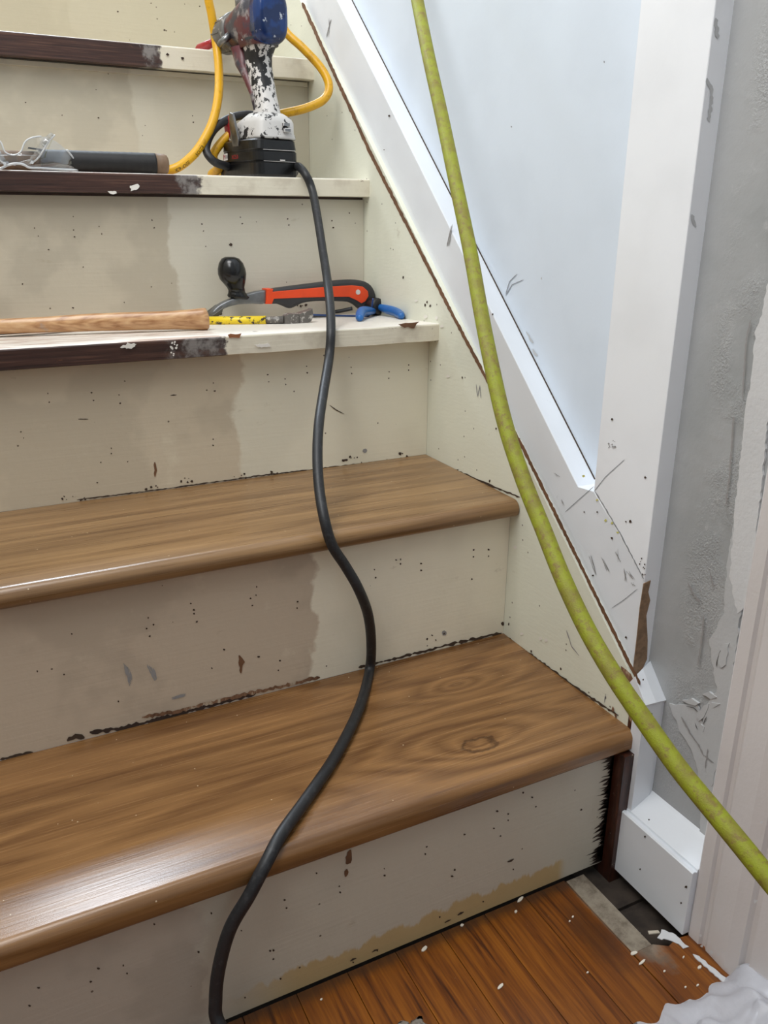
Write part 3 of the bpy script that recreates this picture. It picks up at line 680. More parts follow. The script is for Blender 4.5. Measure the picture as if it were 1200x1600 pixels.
def on_cord(s0):
    def fn(x, y):
        s = s0+x; i = 0
        while i < len(seglen)-2 and seglen[i+1] < s: i += 1
        t = (s-seglen[i])/max(1e-6, seglen[i+1]-seglen[i]); a, b = yc[base_i+i], yc[base_i+i+1]
        p = a.lerp(b, t); T = (b-a).normalized(); V = (CAM-p).normalized(); V = (V-T*V.dot(T)).normalized(); U = V.cross(T)
        if U.z < 0: U = -U
        ang = y/.0068-.55
        return p+(V*math.cos(ang)+U*math.sin(ang))*.00702
    return fn
place_text(bm, 'K9-OEE', .0075, None, (1, 0, 0), (0, 1, 0), fn=on_cord(.012)); place_text(bm, 'SOIT3', .0075, None, (1, 0, 0), (0, 1, 0), fn=on_cord(.050))
build('printed_lettering', bm, M_INK, yco)

# ================================================================== DRILL
def paint_mat(name, base, paint, lo, hi, sc=55, rough=.4, second=None):
    g = G(name); p = g.obj()
    n = g.noise(p, sc, 6, .65); n2 = g.noise(p, 33, 3)
    c = base if second is None else g.mix(g.step(n2, .45, .55), base, second)
    c = g.mix(g.step(n, lo, hi), c, paint)
    return g.out(c, rough, g.bump(n, .35, .001))
WP = lin(206, 203, 200)
M_GRIP = G('spattered_black_grip'); g = M_GRIP; p = g.obj(); z_ = g.sep(p)[2]
n = g.noise(p, 62, 6, .6); thr = g.math('ADD', n, g.math('MULTIPLY', g.step(z_, .190, .100), .17))
c = g.mix(g.step(thr, .55, .565), lin(24, 24, 26), WP); c = g.mix(g.step(g.noise(g.vmul(p, (1, 1, .7)), 150, 4, .7), .57, .585), c, lin(34, 32, 32)); M_GRIP = g.out(c, .45, g.bump(thr, .35, .001))
M_FOOT = paint_mat('paint_covered_foot', lin(40, 38, 38), lin(200, 198, 195), .41, .43, 75)
M_HEAD = paint_mat('worn_dark_red_housing', lin(92, 46, 50), lin(140, 134, 132), .52, .66, 50, .4, lin(60, 58, 66))
M_REDH = paint_mat('red_housing', lin(150, 30, 34), lin(60, 44, 44), .60, .68, 80)
M_BLUE = paint_mat('glossy_blue_paint', lin(18, 52, 108), lin(190, 196, 204), .60, .64, 34, .22, lin(12, 36, 78))
M_CHUCK = paint_mat('grey_chuck', lin(98, 96, 92), lin(160, 156, 150), .56, .66, 90, .4)
M_BLK = paint_mat('black_battery_plastic', lin(6, 6, 7), lin(60, 58, 56), .68, .72, 90, .32)
M_STEEL = plain('steel', lin(150, 150, 150), .35, 1.0, .3, 90)
M_REDB = plain('red_plastic', lin(150, 26, 30), .4)
M_LBLW = plain('white_label', lin(225, 222, 218), .5)
M_LBLR = plain('red_label', lin(176, 24, 36), .5)
DR = thing('cordless_drill', (-.157, .752, .7972), 'paint-spattered cordless drill with blue rear cap standing on its battery', 'drill', rz=math.radians(101))
L = dict(parent=DR, local=True)
# local frame: +x forward (chuck), +z up ; width along y
bm = new()
loft(bm, [rrect(.005, 0, .116, .074, .0, 7), rrect(.005, 0, .120, .078, .004, 7), rrect(.005, 0, .120, .078, .020, 7), rrect(.005, 0, .117, .075, .0215, 7), rrect(.005, 0, .117, .075, .0225, 7), rrect(.005, 0, .120, .078, .024, 7), rrect(.005, 0, .119, .078, .036, 7), rrect(.005, 0, .116, .075, .0375, 7), rrect(.005, 0, .116, .075, .0385, 7), rrect(.005, 0, .118, .077, .040, 7), rrect(.005, 0, .116, .076, .052, 6), rrect(.005, 0, .110, .070, .054, 6)], 0, False)
box(bm, (-.0565, -.010, .0235), (-.0549, -.002, .0250), 1)
for z in (.0222, .0382): box(bm, (-.0546, -.030, z), (-.0535, .026, z+.0005), 1)
bat = build('battery', bm, [M_BLK, M_LBLW], **L)
bm = new()   # left side label (side facing the viewer's left = +y side)
ysd = .0393
f = bm.faces.new([bm.verts.new(q) for q in ((.050, ysd, .026), (.036, ysd, .027), (.036, ysd, .037), (.050, ysd, .036))]); f.material_index = 0
place_text(bm, 'M', .009, (.0465, ysd+.0002, .0315), (-1, 0, 0), (0, 0, 1), 1, .0004)
place_text(bm, '18', .008, (.0395, ysd+.0002, .0315), (-1, 0, 0), (0, 0, 1), 2, .0004)
place_text(bm, 'XC5.0', .008, (.0115, ysd, .030), (-1, 0, 0), (0, 0, 1), 1, .0003)
build('label', bm, [M_LBLW, M_LBLR, M_INK], bat, local=True)
bm = new()
loft(bm, [rrect(.004, 0, .112, .070, .0545, 6), rrect(.004, 0, .112, .071, .058, 6), rrect(.004, 0, .108, .070, .064, 5), rrect(-.006, 0, .088, .068, .078, 5), rrect(-.014, 0, .066, .062, .085, 4), rrect(-.012, 0, .050, .046, .092, 3)], 0, True)
box(bm, (-.056, -.018, .064), (-.050, -.006, .070), 1, .001); box(bm, (-.054, -.018, .072), (-.048, -.006, .078), 1, .001)
ft = build('foot', bm, [M_FOOT, M_STEEL], **L)
bm = new()
loft(bm, [rrect(.052, .028, .020, .012, .054, 3), rrect(.056, .030, .016, .010, .080, 3), rrect(.044, .030, .008, .008, .092, 3)], 0)
build('red_lever', bm, M_REDB, ft, local=True)
bm = new()   # belt clip on the left side
prism(bm, [(.018, .0355, .045), (.000, .0355, .045), (-.002, .0355, .055), (.004, .040, .090), (.012, .041, .093), (.018, .040, .088), (.021, .0355, .055)], (0, .004, 0), 0, .001, 2)
build('belt_clip', bm, M_STEEL, **L, label='paint-flecked steel clip')
# handle
bm = new(); rings = []
for (z, x, dx, dy, e) in ((.088, -.006, .052, .040, 2.6), (.096, -.006, .046, .037, 2.4), (.115, -.002, .040, .035, 2.3), (.140, .006, .040, .036, 2.3), (.160, .012, .044, .036, 2.3), (.172, .013, .048, .036, 2.4), (.184, .010, .060, .040, 2.6), (.196, .006, .074, .050, 2.8)):
    rings.append(rrect(x, 0, dx, dy, z, e, 28))
loft(bm, rings)
hd = build('handle', bm, M_GRIP, **L)
bm = new(); loft(bm, [rrect(.036, 0, .010, .016, .150, 3), rrect(.040, 0, .018, .019, .160, 3), rrect(.042, 0, .018, .019, .178, 3), rrect(.044, 0, .014, .017, .188, 3)])
build('trigger', bm, M_REDH, **L)
# front spine of red housing
bm = new(); rings = []
for (z, x, dx, dy) in ((.098, -.004, .014, .024), (.120, .004, .014, .026), (.145, .020, .018, .030), (.165, .038, .026, .032), (.190, .042, .040, .036)):
    rings.append(rrect(x, 0, dx, dy, z, 2.6))
loft(bm, rings); build('front_shell', bm, M_HEAD, **L)
# head: axis tilted slightly down towards the chuck
AX = Vector((1, 0, -.045)).normalized(); H0 = Vector((-.034, 0, .222))
bm = new()
def sring(s, w, h, e=2.6, dz=0.0, n=32):
    o = []; c0 = H0+AX*s+Vector((0, 0, dz))
    for k in range(n):
        t = 2*math.pi*k/n; c, q = math.cos(t), math.sin(t)
        o.append(c0+Vector((0, w/2*math.copysign(abs(c)**(2/e), c), h/2*math.copysign(abs(q)**(2/e), q))))
    return o
loft(bm, [sring(.021, .052, .072, 3.2), sring(.045, .056, .074, 3.0), sring(.062, .056, .068, 2.6), sring(.085, .055, .058, 2.2), sring(.104, .052, .052, 2), sring(.106, .048, .048, 2)])
loft(bm, [rrect(.010, 0, .070, .046, .186, 3), rrect(.012, 0, .076, .050, .202, 3), rrect(.012, 0, .080, .046, .222, 3)])
for _o in (): pass
hed = build('motor_housing', bm, M_HEAD, **L)
bm = new(); lathe(bm, [(.107, .0250), (.111, .0285), (.116, .0285), (.118, .026)], H0, AX, 32)
build('clutch_ring', bm, M_CHUCK, **L)
bm = new(); loft(bm, [sring(-.006, .036, .050, 3), sring(-.004, .046, .062, 3.2), sring(.001, .051, .069, 3.2), sring(.008, .053, .072, 3.2), sring(.0205, .054, .073, 3.2)])
build('rear_cap', bm, M_BLUE, **L, label='blue rear cap smeared with white paint')
bm = new(); lathe(bm, [(.119, .0262), (.121, .0272), (.150, .0262), (.152, .0250), (.160, .0215), (.167, .015), (.170, .009)], H0, AX, 32)
for k in range(10):
    a = 2*math.pi*k/10; n_ = Vector((0, math.cos(a), math.sin(a))); c0 = H0+AX*.135+n_*.0262
    prism(bm, [c0+Vector((-.013, 0, 0))+n_*.0015, c0+Vector((.013, 0, 0))+n_*.001, c0+Vector((.013, 0, 0))-n_*.002, c0+Vector((-.013, 0, 0))-n_*.002], n_.cross(Vector((1, 0, 0)))*.0015, 0)
build('chuck', bm, M_CHUCK, **L)
bm = new(); p0 = H0+AX*.168
tube(bm, [p0, p0+AX*.030], .0035, 10, 0)
bt = build('bit', bm, M_STEEL, **L)
bm = new(); lathe(bm, [(0, .0035), (.002, .0062), (.030, .0070), (.050, .0072), (.056, .0055), (.060, .0040)], p0+AX*.026, AX, 16)
build('red_sleeve', bm, M_REDB, bt, local=True)
bm = new()   # steel side lug and top hump
tube(bm, [H0+AX*.088+Vector((0, .026, -.012)), H0+AX*.092+Vector((0, .034, -.020)), H0+AX*.104+Vector((0, .034, -.022)), H0+AX*.112+Vector((0, .026, -.016))], .005, 12)
build('side_lug', bm, M_STEEL, **L)
bm = new(); lathe(bm, [(0, .009), (.002, .011), (.012, .011), (.015, .008)], H0+AX*.082+Vector((0, .004, .026)), Vector((0, 0, 1)), 20)
build('selector', bm, M_CHUCK, **L)

for o_ in list(DR.children):
    n_ = o_.name.split('.')[0]
    if n_ in ('handle', 'trigger', 'front_shell', 'motor_housing', 'clutch_ring', 'rear_cap', 'chuck', 'bit', 'side_lug', 'selector'): o_.location.y = -.0105
    if n_ in ('front_shell', 'trigger'): o_.location.x = .004; o_.location.y = -.004
    if n_ == 'foot': o_.location.y = -.005
# ================================================================== TOOLS ON THE STEPS
# black-taped handle on the step with the drill
TH = thing('taped_hammer', (-.40, .728, .7972), 'wooden tool handle wrapped in black tape lying left of the drill', 'hammer')
a0 = at(262, 254, 1, .728); zc = .7972+.0148
xe = a0.x
bm = new()
def hand(z0, z1, r, sy=.8, n=20):
    pass
xs = [xe-.0004, xe-.003, xe-.018]
tube(bm, [Vector((xe-.0000, .728, zc)), Vector((xe-.0015, .728, zc)), Vector((xe-.005, .728, zc)), Vector((xe-.019, .728, zc))], lambda t: [.0095, .0125, .0142, .0146][min(3, int(t*3+.01))], 22)
build('wooden_core', bm, None or plain('grimy_brown_wood', lin(124, 100, 78), .6, var=.35, scale=60, bump=.3), TH); bm = new(); tube(bm, [Vector((xe-.17, .728, zc-.001)), Vector((xe-.30, .728, zc-.0015)), Vector((xe-.36, .728, zc-.0015))], .0128, 20)
M_OLDW = plain('grimy_brown_wood', lin(124, 100, 78), .6, var=.35, scale=60, bump=.3)
build('wooden_core', bm, M_OLDW, TH)
bm = new()
P_ = [Vector((xe-.0185-.0022*i, .728, zc)) for i in range(73)]
tube(bm, P_, lambda t: .0150-.0005*t+.00009*math.sin(t*95), 24)
prism(bm, [P_[-1]+Vector((.006, -.010, .012)), P_[-1]+Vector((-.014, -.009, .0145)), P_[-1]+Vector((-.013, -.009, .0162)), P_[-1]+Vector((.008, -.007, .0142))], (0, .006, 0), 0)
M_TAPE = plain('black_friction_tape', lin(25, 24, 24), .6, var=.4, scale=70, bump=.3)
build('tape_wrap', bm, M_TAPE, TH)
bm = new(); hx = xe-.372
prism(bm, [(hx-.016, .728-.014, .7975), (hx+.014, .728-.014, .7975), (hx+.014, .728+.014, .7975), (hx-.016, .728+.014, .7975)], (0, 0, .032), 0, .003, 2)
lathe(bm, [(0, .011), (.012, .011), (.014, .015), (.030, .015), (.033, .013)], (hx-.001, .715, .8135), (0, -1, 0), 24)
build('hammer_head', bm, M_STEEL, TH)

# clear safety glasses
SG = thing('safety_glasses', (-.50, .695, .7972), 'clear plastic safety glasses lying beside the taped handle', 'safety glasses')
g = G('clear_plastic')
g.t.nodes.remove(g.b); tr = g.node('ShaderNodeBsdfTransparent'); tr.inputs[0].default_value = (.93, .94, .95, 1); gl = g.node('ShaderNodeBsdfGlossy'); gl.inputs['Roughness'].default_value = .06
lw = g.node('ShaderNodeLayerWeight'); lw.inputs[0].default_value = .45; mx = g.node('ShaderNodeMixShader')
g.put(mx.inputs[0], g.math('ADD', g.math('MULTIPLY', lw.outputs['Facing'], .5), .07)); g.put(mx.inputs[1], tr.outputs[0]); g.put(mx.inputs[2], gl.outputs[0])
g.put(g.t.nodes['Material Output'].inputs[0], mx.outputs[0]); M_CLEAR = g.m
gg = G('clear_plastic_edge'); M_EDGE = gg.out(lin(235, 238, 240), .1, Transmission_Weight=.35, IOR=1.45)
def curved(u, v, k=1.0):
    """wraparound front: further from the nose bridge it bends back"""
    d = (u-20)/100.0; y = .690+.030*abs(d)**2.4*k
    return at(u, v, 1, y)
def sheet(bm, outline, thick=.0018, k=1.0):
    cu = sum(p[0] for p in outline)/len(outline); cv = sum(p[1] for p in outline)/len(outline)
    nr = 6; rings = []
    for j in range(nr+1):
        t = j/nr; rings.append([curved(cu+(u-cu)*t, cv+(v-cv)*t, k)+Vector((0, -.004*(1-t*t), 0)) for u, v in outline])
    for off in (0, thick):
        vv = [[bm.verts.new(p+Vector((0, off, 0))) for p in r] for r in rings[1:]]; c = bm.verts.new(rings[0][0]+Vector((0, off, 0))); n = len(outline)
        for i in range(n): bm.faces.new((c, vv[0][i], vv[0][(i+1) % n])).smooth = True
        for a, b in zip(vv, vv[1:]):
            for i in range(n): bm.faces.new((a[i], b[i], b[(i+1) % n], a[(i+1) % n])).smooth = True
def smooth2(P, n=5): return [(p.x, p.y) for p in catmull([Vector((a, b, 0)) for a, b in P], n)][:-1]
ow = smooth2([(14, 240), (24, 242), (33, 236), (39, 222), (50, 215), (64, 213), (84, 219), (100, 231), (112, 244), (119, 256), (121, 266), (100, 265), (78, 264), (55, 262), (40, 257), (24, 255), (12, 259), (14, 240)])
bm = new(); sheet(bm, ow)
ow2 = [(-2*0+20-(u-20), v) for u, v in ow][::-1]
sheet(bm, ow2); build('lens', bm, M_CLEAR, SG)
bm = new()
def edge(P, r=.0009, k=1.0): tube(bm, catmull([curved(u, v, k)+Vector((0, -.0012, 0)) for u, v in P], 5), r, 8)
rim = [(14, 240), (24, 242), (33, 236), (39, 222), (50, 215), (64, 213)]
edge([(-24, 213), (-10, 215), (1, 222), (7, 236), (14, 241), (24, 242), (33, 236), (39, 222), (50, 215), (64, 213)], .0010)
edge([(-60, 264), (-20, 262), (0, 263), (12, 258), (24, 255.5), (36, 257), (46, 262), (60, 263), (80, 264), (100, 265), (121, 266)], .0016)
edge([(104, 234), (112, 244), (119, 256), (121, 266)], .0013)
build('frame_rim', bm, M_EDGE, SG)
for sgn in (1, -1):
    bm = new(); tp = [(46, 256), (56, 250), (65, 238), (73, 224), (83, 213)] if sgn > 0 else [(10, 258), (0, 252), (-10, 240), (-18, 226), (-28, 214)]
    Q = catmull([curved(u, v)+Vector((0, -.006-.004*i, 0)) for i, (u, v) in enumerate(tp)], 6)
    T, N = frames(Q)
    for i in range(len(Q)-1):
        w = .0045+.0035*math.sin(math.pi*i/len(Q)); a, b = Q[i], Q[i+1]; up_ = Vector((-.8, .2, .6)).normalized()*w*sgn if sgn > 0 else Vector((.8, .2, .6)).normalized()*w
        f = bm.faces.new([bm.verts.new(q) for q in (a, b, b+up_, a+up_)]); f.smooth = True
    bmesh.ops.remove_doubles(bm, verts=bm.verts, dist=.0001)
    r_ = bmesh.ops.solidify(bm, geom=list(bm.faces), thickness=.0012)
    build('temple_arm', bm, M_CLEAR, SG)
    bm = new(); tube(bm, Q, .0011, 8); lathe(bm, [(0, .002), (.003, .002)], Q[2], (0, -1, 0), 12); build('arm_edge', bm, M_EDGE, SG)

# wooden hammer handle on the step below
def wood_handle():
    g = G('varnished_hickory'); p = g.pos()
    base = g.noise(g.vadd(g.vmul(p, (2.6, 55, 55)), (2, .4, 1.3)), 1, 2, .4, .2); r = g.math('MULTIPLY', g.math('PINGPONG', g.math('MULTIPLY', base, 5), .5), 2)
    f = g.math('ADD', g.math('MULTIPLY', r, .3), g.math('MULTIPLY', g.noise(g.vmul(p, (14, 330, 330)), 1, 3), .6))
    c = g.ramp(f, [(.2, lin(150, 104, 66)), (.5, lin(192, 150, 108)), (.8, lin(212, 176, 134))])
    c = g.mix(g.math('MULTIPLY', g.step(g.noise(p, 38, 4, .6), .62, .70), .5), c, lin(150, 140, 134))
    return g.out(c, .28, g.bump(f, .15, .0005))
HM = thing('hammer', (-.45, .60, .596), 'claw hammer with smooth varnished wooden handle on the third step', 'hammer')
zt3 = .5962
prof = [(325, 484, 517, .0), (322, 481.5, 517.5, 0), (316, 481, 517, 0), (300, 482.5, 516, 0), (270, 485, 515.5, 0), (230, 486.5, 516, 0), (190, 487.5, 517, 0), (150, 489, 518, 0), (110, 491.5, 519, 0), (70, 494.5, 520, 0), (30, 496.5, 521, 0), (0, 497.5, 522.5, 0), (-40, 499, 524, 0), (-90, 501, 526, 0)]
bm = new(); rings = []
yaf = lambda u: .549+max(-120, 325-u)/325*.062
for i, (u, v0, v1, _) in enumerate(prof):
    yax = yaf(u); a, b = at(u, v0, 1, yax), at(u, v1, 1, yax); c = (a+b)/2; hz = (a-b).length/2*.96; 
    if i == 0: hz *= .82
    hy = hz*.72; c.z = max(c.z, T3(yax)+hz+.0002)
    rings.append([(c.x, c.y+hy*math.cos(t), c.z+hz*math.sin(t)) for t in [2*math.pi*k/24 for k in range(24)]])
loft(bm, rings); build('handle', bm, wood_handle(), HM)
bm = new(); e0 = Vector(rings[-1][0]); hx = e0.x
czh = sum(q[2] for q in rings[-1])/24; cyh = yax
loft(bm, [[(hx+.004, cyh+a*.013, czh+b*.016) for a, b in ((-1, -1), (1, -1), (1, 1), (-1, 1))], [(hx-.026, cyh+a*.013, czh+b*.016) for a, b in ((-1, -1), (1, -1), (1, 1), (-1, 1))]], 0, False)
lathe(bm, [(0, .011), (.015, .0105), (.018, .014), (.032, .014), (.034, .012)], (hx-.011, cyh-.010, czh), (0, -1, 0), 24)
prism(bm, [(hx-.022, cyh+.010, czh+.010), (hx-.022, cyh+.045, czh+.006), (hx-.022, cyh+.075, czh-.012), (hx-.022, cyh+.074, czh-.014), (hx-.022, cyh+.040, czh-.004), (hx-.022, cyh+.010, czh-.010)], (.022, 0, 0), 0, .001, 1)
build('hammer_head', bm, M_STEEL, HM)
# thin black strip under the hammer handle
bm = new()
prism(bm, [(-.60, .610, .5920), (-.52, .618, .5920), (-.47, .640, .5920), (-.475, .648, .5920), (-.53, .632, .5920), (-.60, .626, .5920)], (0, 0, .0022), 0, .0004, 1)
own(build('steel_strip', bm, plain('blackened_steel', lin(36, 34, 34), .5), label='thin dark flat strip lying behind the wooden hammer handle', cat='metal strip'))
bm = new(); q0 = at(259, 484, 1, .66); q1 = at(284, 486, 1, .66)
tube(bm, [Vector((q0.x, .66, .6015)), Vector((q0.x+.008, .66, .602)), Vector((q1.x, .66, .597)), Vector((q1.x+.03, .655, .592))], lambda t: .0015+.002*t, 10)
own(build('black_awl', bm, plain('black_plastic', lin(26, 25, 24), .4), label='small black pointed object behind the end of the wooden hammer handle', cat='tool'))

# paint scraper: silhouette at its own distance, real thickness, rounded edges
PS = thing('paint_scraper', (-.16, .665, .596), 'paint scraper with round black knob and orange and black handle', 'paint scraper')
ys = .665
def sil(P, n=4): return [at(u, v, 1, ys) for u, v in smooth2(P+[P[0]], n)]
def raw(P): return [at(u, v, 1, ys) for u, v in P]
def slab(bm, P, half, bev, mi=0):
    prism(bm, [p+Vector((0, -half, 0)) for p in P], (0, 2*half, 0), mi, bev, 3)
handle_outline = [(414, 455), (424, 451), (460, 446), (500, 441), (540, 437), (562, 438), (576, 445), (583, 459), (582, 474), (574, 482), (562, 483), (553, 476), (540, 471), (515, 470), (490, 470), (470, 473), (452, 481), (442, 478), (430, 474), (414, 473)]
M_DGREY = plain('dark_grey_rubber', lin(48, 48, 50), .55); M_ORANGE = plain('orange_plastic', lin(232, 74, 26), .38, var=.08)
bm = new(); slab(bm, sil(handle_outline, 3), .0115, .0055)
hh = build('handle', bm, M_DGREY, PS, smooth=True, label='dark grey rubber grip')
bm = new()
inlay = [(413, 451), (423, 450.5), (422, 455), (460, 451.5), (510, 447), (545, 445), (562, 447), (570, 454), (571, 462), (566, 470), (560, 473), (552, 468), (541, 463), (515, 463), (470, 464), (424, 466), (421, 474), (412, 474)]
slab(bm, raw(inlay), .0124, .0008); build('orange_inlay', bm, M_ORANGE, hh.parent)
bm = new(); pc = at(559.5, 456.5, 1, ys-.0126); lathe(bm, [(0, .0042), (.0012, .0040)], pc+Vector((0, .0008, 0)), (0, -1, 0), 20); build('rivet', bm, plain('pale_cap', lin(206, 200, 196), .4), PS)
bm = new()
neck = [(413, 453), (400, 455), (385, 459), (368, 464), (352, 470), (338, 478), (329, 488), (325, 498), (330, 500), (335, 492), (343, 485), (355, 479), (372, 475), (392, 474), (413, 473)]
slab(bm, sil(neck, 3), .0085, .003); build('neck', bm, plain('cast_grey_metal', lin(128, 130, 132), .42, .7, .2, 80, .2), PS, smooth=True)
bm = new()
bl = [(326, 490), (331, 487), (343, 478), (341, 486), (333, 494), (328, 499)]
slab(bm, raw(bl), .022, .0006); build('blade', bm, plain('dull_blade_steel', lin(92, 90, 86), .4, .8), PS)
bm = new()
kc = [(343, .011), (352, .012)]
def knob(P):
    out = []
    for (ul, ur, v) in P:
        a, b = at(ul, v, 1, ys), at(ur, v, 1, ys); out.append(((a+b)/2, (a-b).length/2))
    return out
kn = knob([(352, 366, 401.3), (346.5, 373, 404), (342.5, 379, 411), (340.8, 382.5, 420), (341.2, 384, 428), (344, 383.5, 436), (350, 382.5, 443), (355, 381.5, 449), (357, 383, 455), (357, 387, 459), (355.5, 390.5, 463), (357, 388, 466)])
loft(bm, [[(c.x+r*math.cos(t), c.y+r*math.sin(t)*(1 if i < 8 else .8), c.z-(.0 if i < 8 else .002*math.cos(t))) for t in [2*math.pi*k/28 for k in range(28)]] for i, (c, r) in enumerate(kn)])
build('knob', bm, plain('glossy_black_plastic', lin(14, 14, 15), .22), PS)

# yellow nail bar
NBR = thing('pry_bar', (-.22, .60, .596), 'chipped yellow bar with steel claw lying on the third step', 'pry bar')
yb = .60
ybf = lambda u: .640-(u-330)/155*.075
M_CHIPY = paint_mat('chipped_yellow_paint', lin(232, 202, 36), lin(60, 52, 44), .56, .59, 110)
def bar(u0, u1, v0, v1, r, w=.8):
    a, b = at(u0, v0, 1, ybf(u0)), at(u1, v1, 1, ybf(u1)); a.z = T3(a.y)+r; b.z = T3(b.y)+r; return a, b
bm = new(); a, b = bar(318, 416, 502, 502.5, .0052); tube(bm, [a, a.lerp(b, .5), b], .0066, 8); o = build('shaft', bm, M_CHIPY, NBR)
a0_, b0_ = a, b
bm = new(); c = at(444, 503, 1, ybf(444)); c.z = T3(c.y)+.0058; tube(bm, [b, c], .0054, 8)
M_WORN = paint_mat('worn_steel', lin(96, 92, 88), lin(176, 172, 166), .54, .60, 130, .4)
loft(bm, [[(c.x-.001, c.y-.0055, c.z-.0055), (c.x-.001, c.y+.0055, c.z-.0055), (c.x-.001, c.y+.0055, c.z+.006), (c.x-.001, c.y-.0055, c.z+.006)],
          [(c.x+.006, c.y-.0085, c.z-.0058), (c.x+.006, c.y+.0085, c.z-.0058), (c.x+.006, c.y+.0085, c.z+.0090), (c.x+.006, c.y-.0085, c.z+.0090)],
          [(c.x+.020, c.y-.0085, c.z-.0058), (c.x+.020, c.y+.0085, c.z-.0058), (c.x+.020, c.y+.0085, c.z+.0085), (c.x+.020, c.y-.0085, c.z+.0085)]], 0, False)
loft(bm, [[(c.x+.021, c.y-.008, c.z-.0058), (c.x+.021, c.y+.008, c.z-.0058), (c.x+.021, c.y+.008, c.z+.0080), (c.x+.021, c.y-.008, c.z+.0080)],
          [(c.x+.033, c.y-.009, c.z-.0056), (c.x+.033, c.y+.009, c.z-.0056), (c.x+.033, c.y+.009, c.z+.0115), (c.x+.033, c.y-.009, c.z+.0115)],
          [(c.x+.040, c.y-.008, c.z-.003), (c.x+.040, c.y+.008, c.z-.003), (c.x+.040, c.y+.008, c.z+.0130), (c.x+.040, c.y-.008, c.z+.0130)],
          [(c.x+.044, c.y-.007, c.z+.003), (c.x+.044, c.y+.007, c.z+.003), (c.x+.043, c.y+.007, c.z+.0150), (c.x+.043, c.y-.007, c.z+.0150)]], 0, False)
build('claw', bm, M_WORN, NBR)

# blue pliers
PL = thing('pliers', (-.06, .60, .596), 'pliers with blue dipped handles at the right end of the third step', 'pliers')
M_BLUEH = plain('blue_dipped_rubber', lin(38, 104, 176), .38, var=.15, scale=90)
for P in ([(583, 486, .640), (575, 486, .615), (565, 487, .590), (562, 497, .560), (563, 503, .548)], [(594, 480, .640), (604, 483, .620), (618, 487, .590), (626, 495, .560), (627, 501, .545)]):
    Q = [at(u, v, 1, y) for u, v, y in P]
    for q in Q: q.z = max(q.z, T3(q.y)+.0058)
    bm = new(); tube(bm, catmull(Q, 5), lambda t: .0052+.0022*math.sin(math.pi*min(1, t*1.1)) if t < .97 else .003, 14); build('handle', bm, M_BLUEH, PL, smooth=True)
bm = new(); pc = at(584, 480, 1, .650); pc.z = T3(.65)+.0145
lathe(bm, [(-.013, .006), (-.012, .0125), (-.004, .0140), (.004, .0140), (.012, .0125), (.013, .006)], pc, (.35, -1, .1), 24)
for k in range(8):
    a = 2*math.pi*k/8; tube(bm, [pc+Vector((-.003, .010, 0))+Vector((math.cos(a)*.0128, 0, math.sin(a)*.0128)), pc+Vector((.004, -.010, 0))+Vector((math.cos(a)*.0128, 0, math.sin(a)*.0128))], .0016, 6)
build('pivot', bm, plain('black_pivot_plastic', lin(22, 22, 23), .35), PL)
bm = new(); tube(bm, catmull([Vector((-.075, .672, .5935)), Vector((-.060, .664, .596)), Vector((-.045, .655, .600))], 4), .003, 10); build('jaw', bm, plain('dark_jaw_steel', lin(60, 60, 62), .4, .6), PL)
bm = new()
Q = [at(487, 492, 1, .650), at(520, 493, 1, .648), at(552, 494.5, 1, .640), at(566, 496, 1, .632), at(576, 494, 1, .628), at(580, 484, 1, .626), at(583, 466, 1, .624)]
for q in Q: q.z = max(q.z, T3(q.y)+.0018)
tube(bm, catmull(Q, 6), .0016, 8)
own(build('bent_rod', bm, plain('blued_rod_steel', lin(52, 74, 120), .35, .6), smooth=True, label='thin blue-grey bent steel rod leading to the pliers', cat='rod'))
bm = new(); tube(bm, [Vector((-.20, .672, T3(.672)+.0026)), Vector((-.078, .664, T3(.664)+.0026))], .0022, 10)
own(build('grey_rod', bm, plain('dull_grey_rod', lin(96, 94, 94), .45, .5), smooth=True, label='straight dull grey rod against the riser behind the yellow bar', cat='rod'))

# ================================================================== FLOOR CLUTTER
random.seed(77)
M_FLAKE = plain('paint_flake', lin(222, 214, 200), .6)
flakes = [(663, 1483, 6, 3, 'white paint flake near the bottom riser, midway along the floor'), (782, 1542, 7, 2.5, 'long white paint flake in the middle of the floor'), (813, 1406, 6, 2.4, 'curved white paint flake close to the riser'),
          (806, 1425, 2.5, 2, None), (722, 1446, 3, 2, None), (990, 1490, 6, 3, 'largest white paint flake at the corner of the dusty board'), (1003, 1504, 7, 2.2, 'slender white flake just in front of the dusty board'), (1093, 1512, 3.5, 2.5, None),
          (1038, 1518, 2, 1.5, None), (1090, 1540, 2.5, 1.6, None), (1071, 1543, 2, 1.4, None), (1068, 1496, 2, 1.4, None), (895, 1433, 2, 1.4, None), (918, 1520, 2, 1.2, None), (890, 1440, 1.6, 1.2, None), (502, 1562, 2.4, 1.4, None)]
for i, (u, v, a, b, lab) in enumerate(flakes):
    bm = new(); ang = random.uniform(.2, .9)
    P = []
    for k in range(8):
        t = 2*math.pi*k/8; du, dv = a*math.cos(t)*random.uniform(.8, 1.1), b*math.sin(t)*random.uniform(.8, 1.1)
        P.append(at(u+du*math.cos(ang)+dv*math.sin(ang), v-du*math.sin(ang)+dv*math.cos(ang), 2, .0004))
    prism(bm, P, (0, 0, .0010))
    own(build('paint_flake', bm, M_FLAKE, label=lab or 'tiny pale paint crumb on the orange floor', cat='paint flake', group='paint flakes on the floor' if lab else 'paint crumbs on the floor'))
bm = new(); c = at(996, 1461, 2, -.0173); lathe(bm, [(0, .004), (.0012, .0045), (.0016, .003)], c, (0, 0, 1), 9)
own(build('plaster_lump', bm, M_FLAKE, label='pale round plaster crumb in the hole of the floor', cat='plaster crumb'))
bm = new(); c = at(1021, 1465, 2, -.0015)
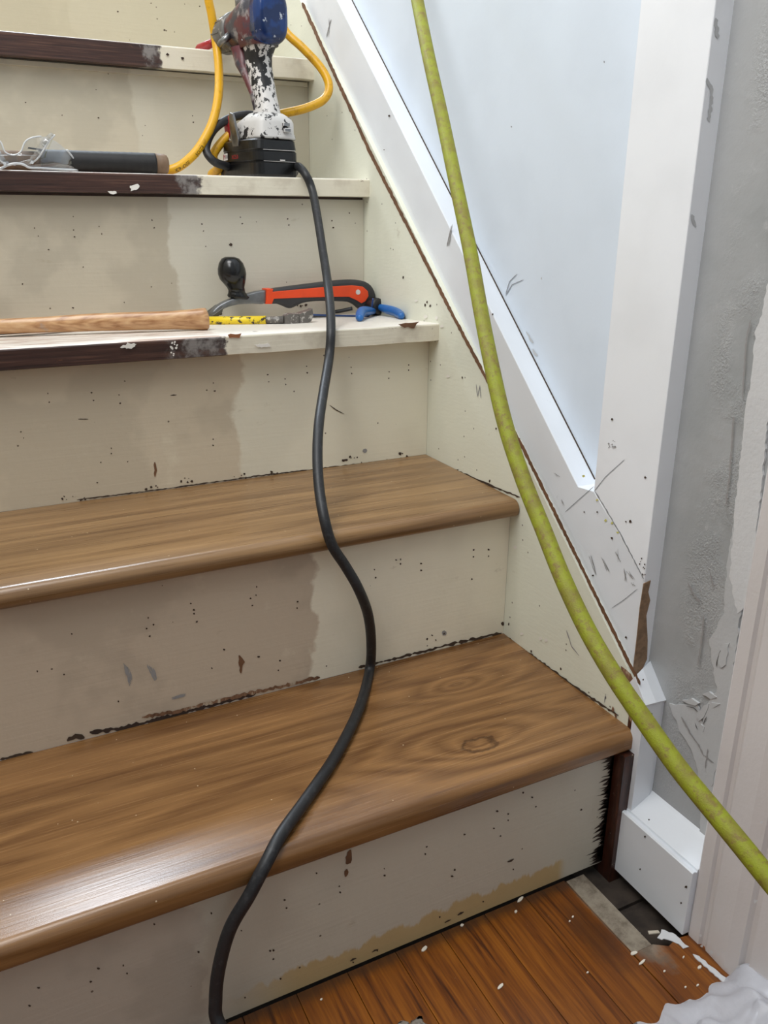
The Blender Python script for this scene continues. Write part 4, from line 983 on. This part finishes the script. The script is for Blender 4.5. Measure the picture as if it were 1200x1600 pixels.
prism(bm, [at(u, v, 2, .0003) for u, v in ((1012, 1456), (1028, 1455), (1031, 1459), (1014, 1461))], (0, 0, .002), 0, .0004, 1)
own(build('wood_chip', bm, plain('pale_wood_chip', lin(196, 186, 170), .7), label='pale sliver lying at the edge of the floor hole', cat='wood chip'))
# white grout-like paint line at the foot of the casing
bm = new()
poly(bm, ragged([(1083, 1489), (1096, 1497), (1106, 1507), (1122, 1519), (1138, 1532), (1131, 1536), (1118, 1524), (1104, 1513), (1090, 1500)], 1.5, 5), 2, 0, 0, sgn=1, thick=.0008)
poly(bm, ragged([(1035, 1452), (1055, 1460), (1075, 1478), (1068, 1482), (1050, 1470), (1028, 1465)], 1.8, 5), 2, 0, 0, sgn=1, thick=.0006)
build('trim_5', bm, [M_SKIM2], kind='structure', label='ragged white paint line on the floor at the foot of the casing')

def crumple(name, cx, cy, z0, rx, ry, h, mat, label, cat, seed, n=46, peak=(0, 0), amp=.012):
    bm = new(); V = {}
    for i in range(n+1):
        for j in range(n+1):
            a, b = -1+2*i/n, -1+2*j/n; r = math.hypot(a-peak[0], b-peak[1])
            p = Vector((a*3.1+seed, b*3.1, seed)); fold = abs(mnoise.noise(p*.55))*1.2+abs(mnoise.noise(p*1.5))*.5+abs(mnoise.noise(p*3.5))*.08
            edgef = 1-max(abs(a), abs(b))**6
            z = z0+max(0.0006, h*max(0, 1-r*.75)*edgef+amp*(fold-.25)*edgef)
            x = cx+rx*(a+.12*mnoise.noise(p*1.3+Vector((9, 0, 0)))); y = cy+ry*(b+.12*mnoise.noise(p*1.3+Vector((0, 9, 0))))
            V[i, j] = bm.verts.new((x, y, z))
    for i in range(n):
        for j in range(n): bm.faces.new((V[i, j], V[i+1, j], V[i+1, j+1], V[i, j+1])).smooth = True
    bmesh.ops.solidify(bm, geom=list(bm.faces), thickness=.0004)
    return own(build(name, bm, mat, label=label, cat=cat))
g = G('milky_plastic_film'); gb = g.b
M_FILM = g.out(lin(238, 238, 244), .3, Transmission_Weight=.1); 
g.b.inputs['Alpha'].default_value = .86
crumple('plastic_sheet', -.062, -.290, .001, .075, .105, .055, M_FILM, 'crumpled translucent white plastic sheet on the floor at the lower right corner', 'plastic sheet', 3.7, peak=(.6, .2), amp=.02)
crumple('crumpled_rag', -.338, -.118, .001, .026, .036, .020, paint_mat('dirty_paper', lin(190, 182, 172), lin(36, 36, 38), .60, .64, 60, .7), 'small crumpled dirty grey paper scrap on the floor', 'paper scrap', 6.1, 30, peak=(-.3, .4), amp=.012)
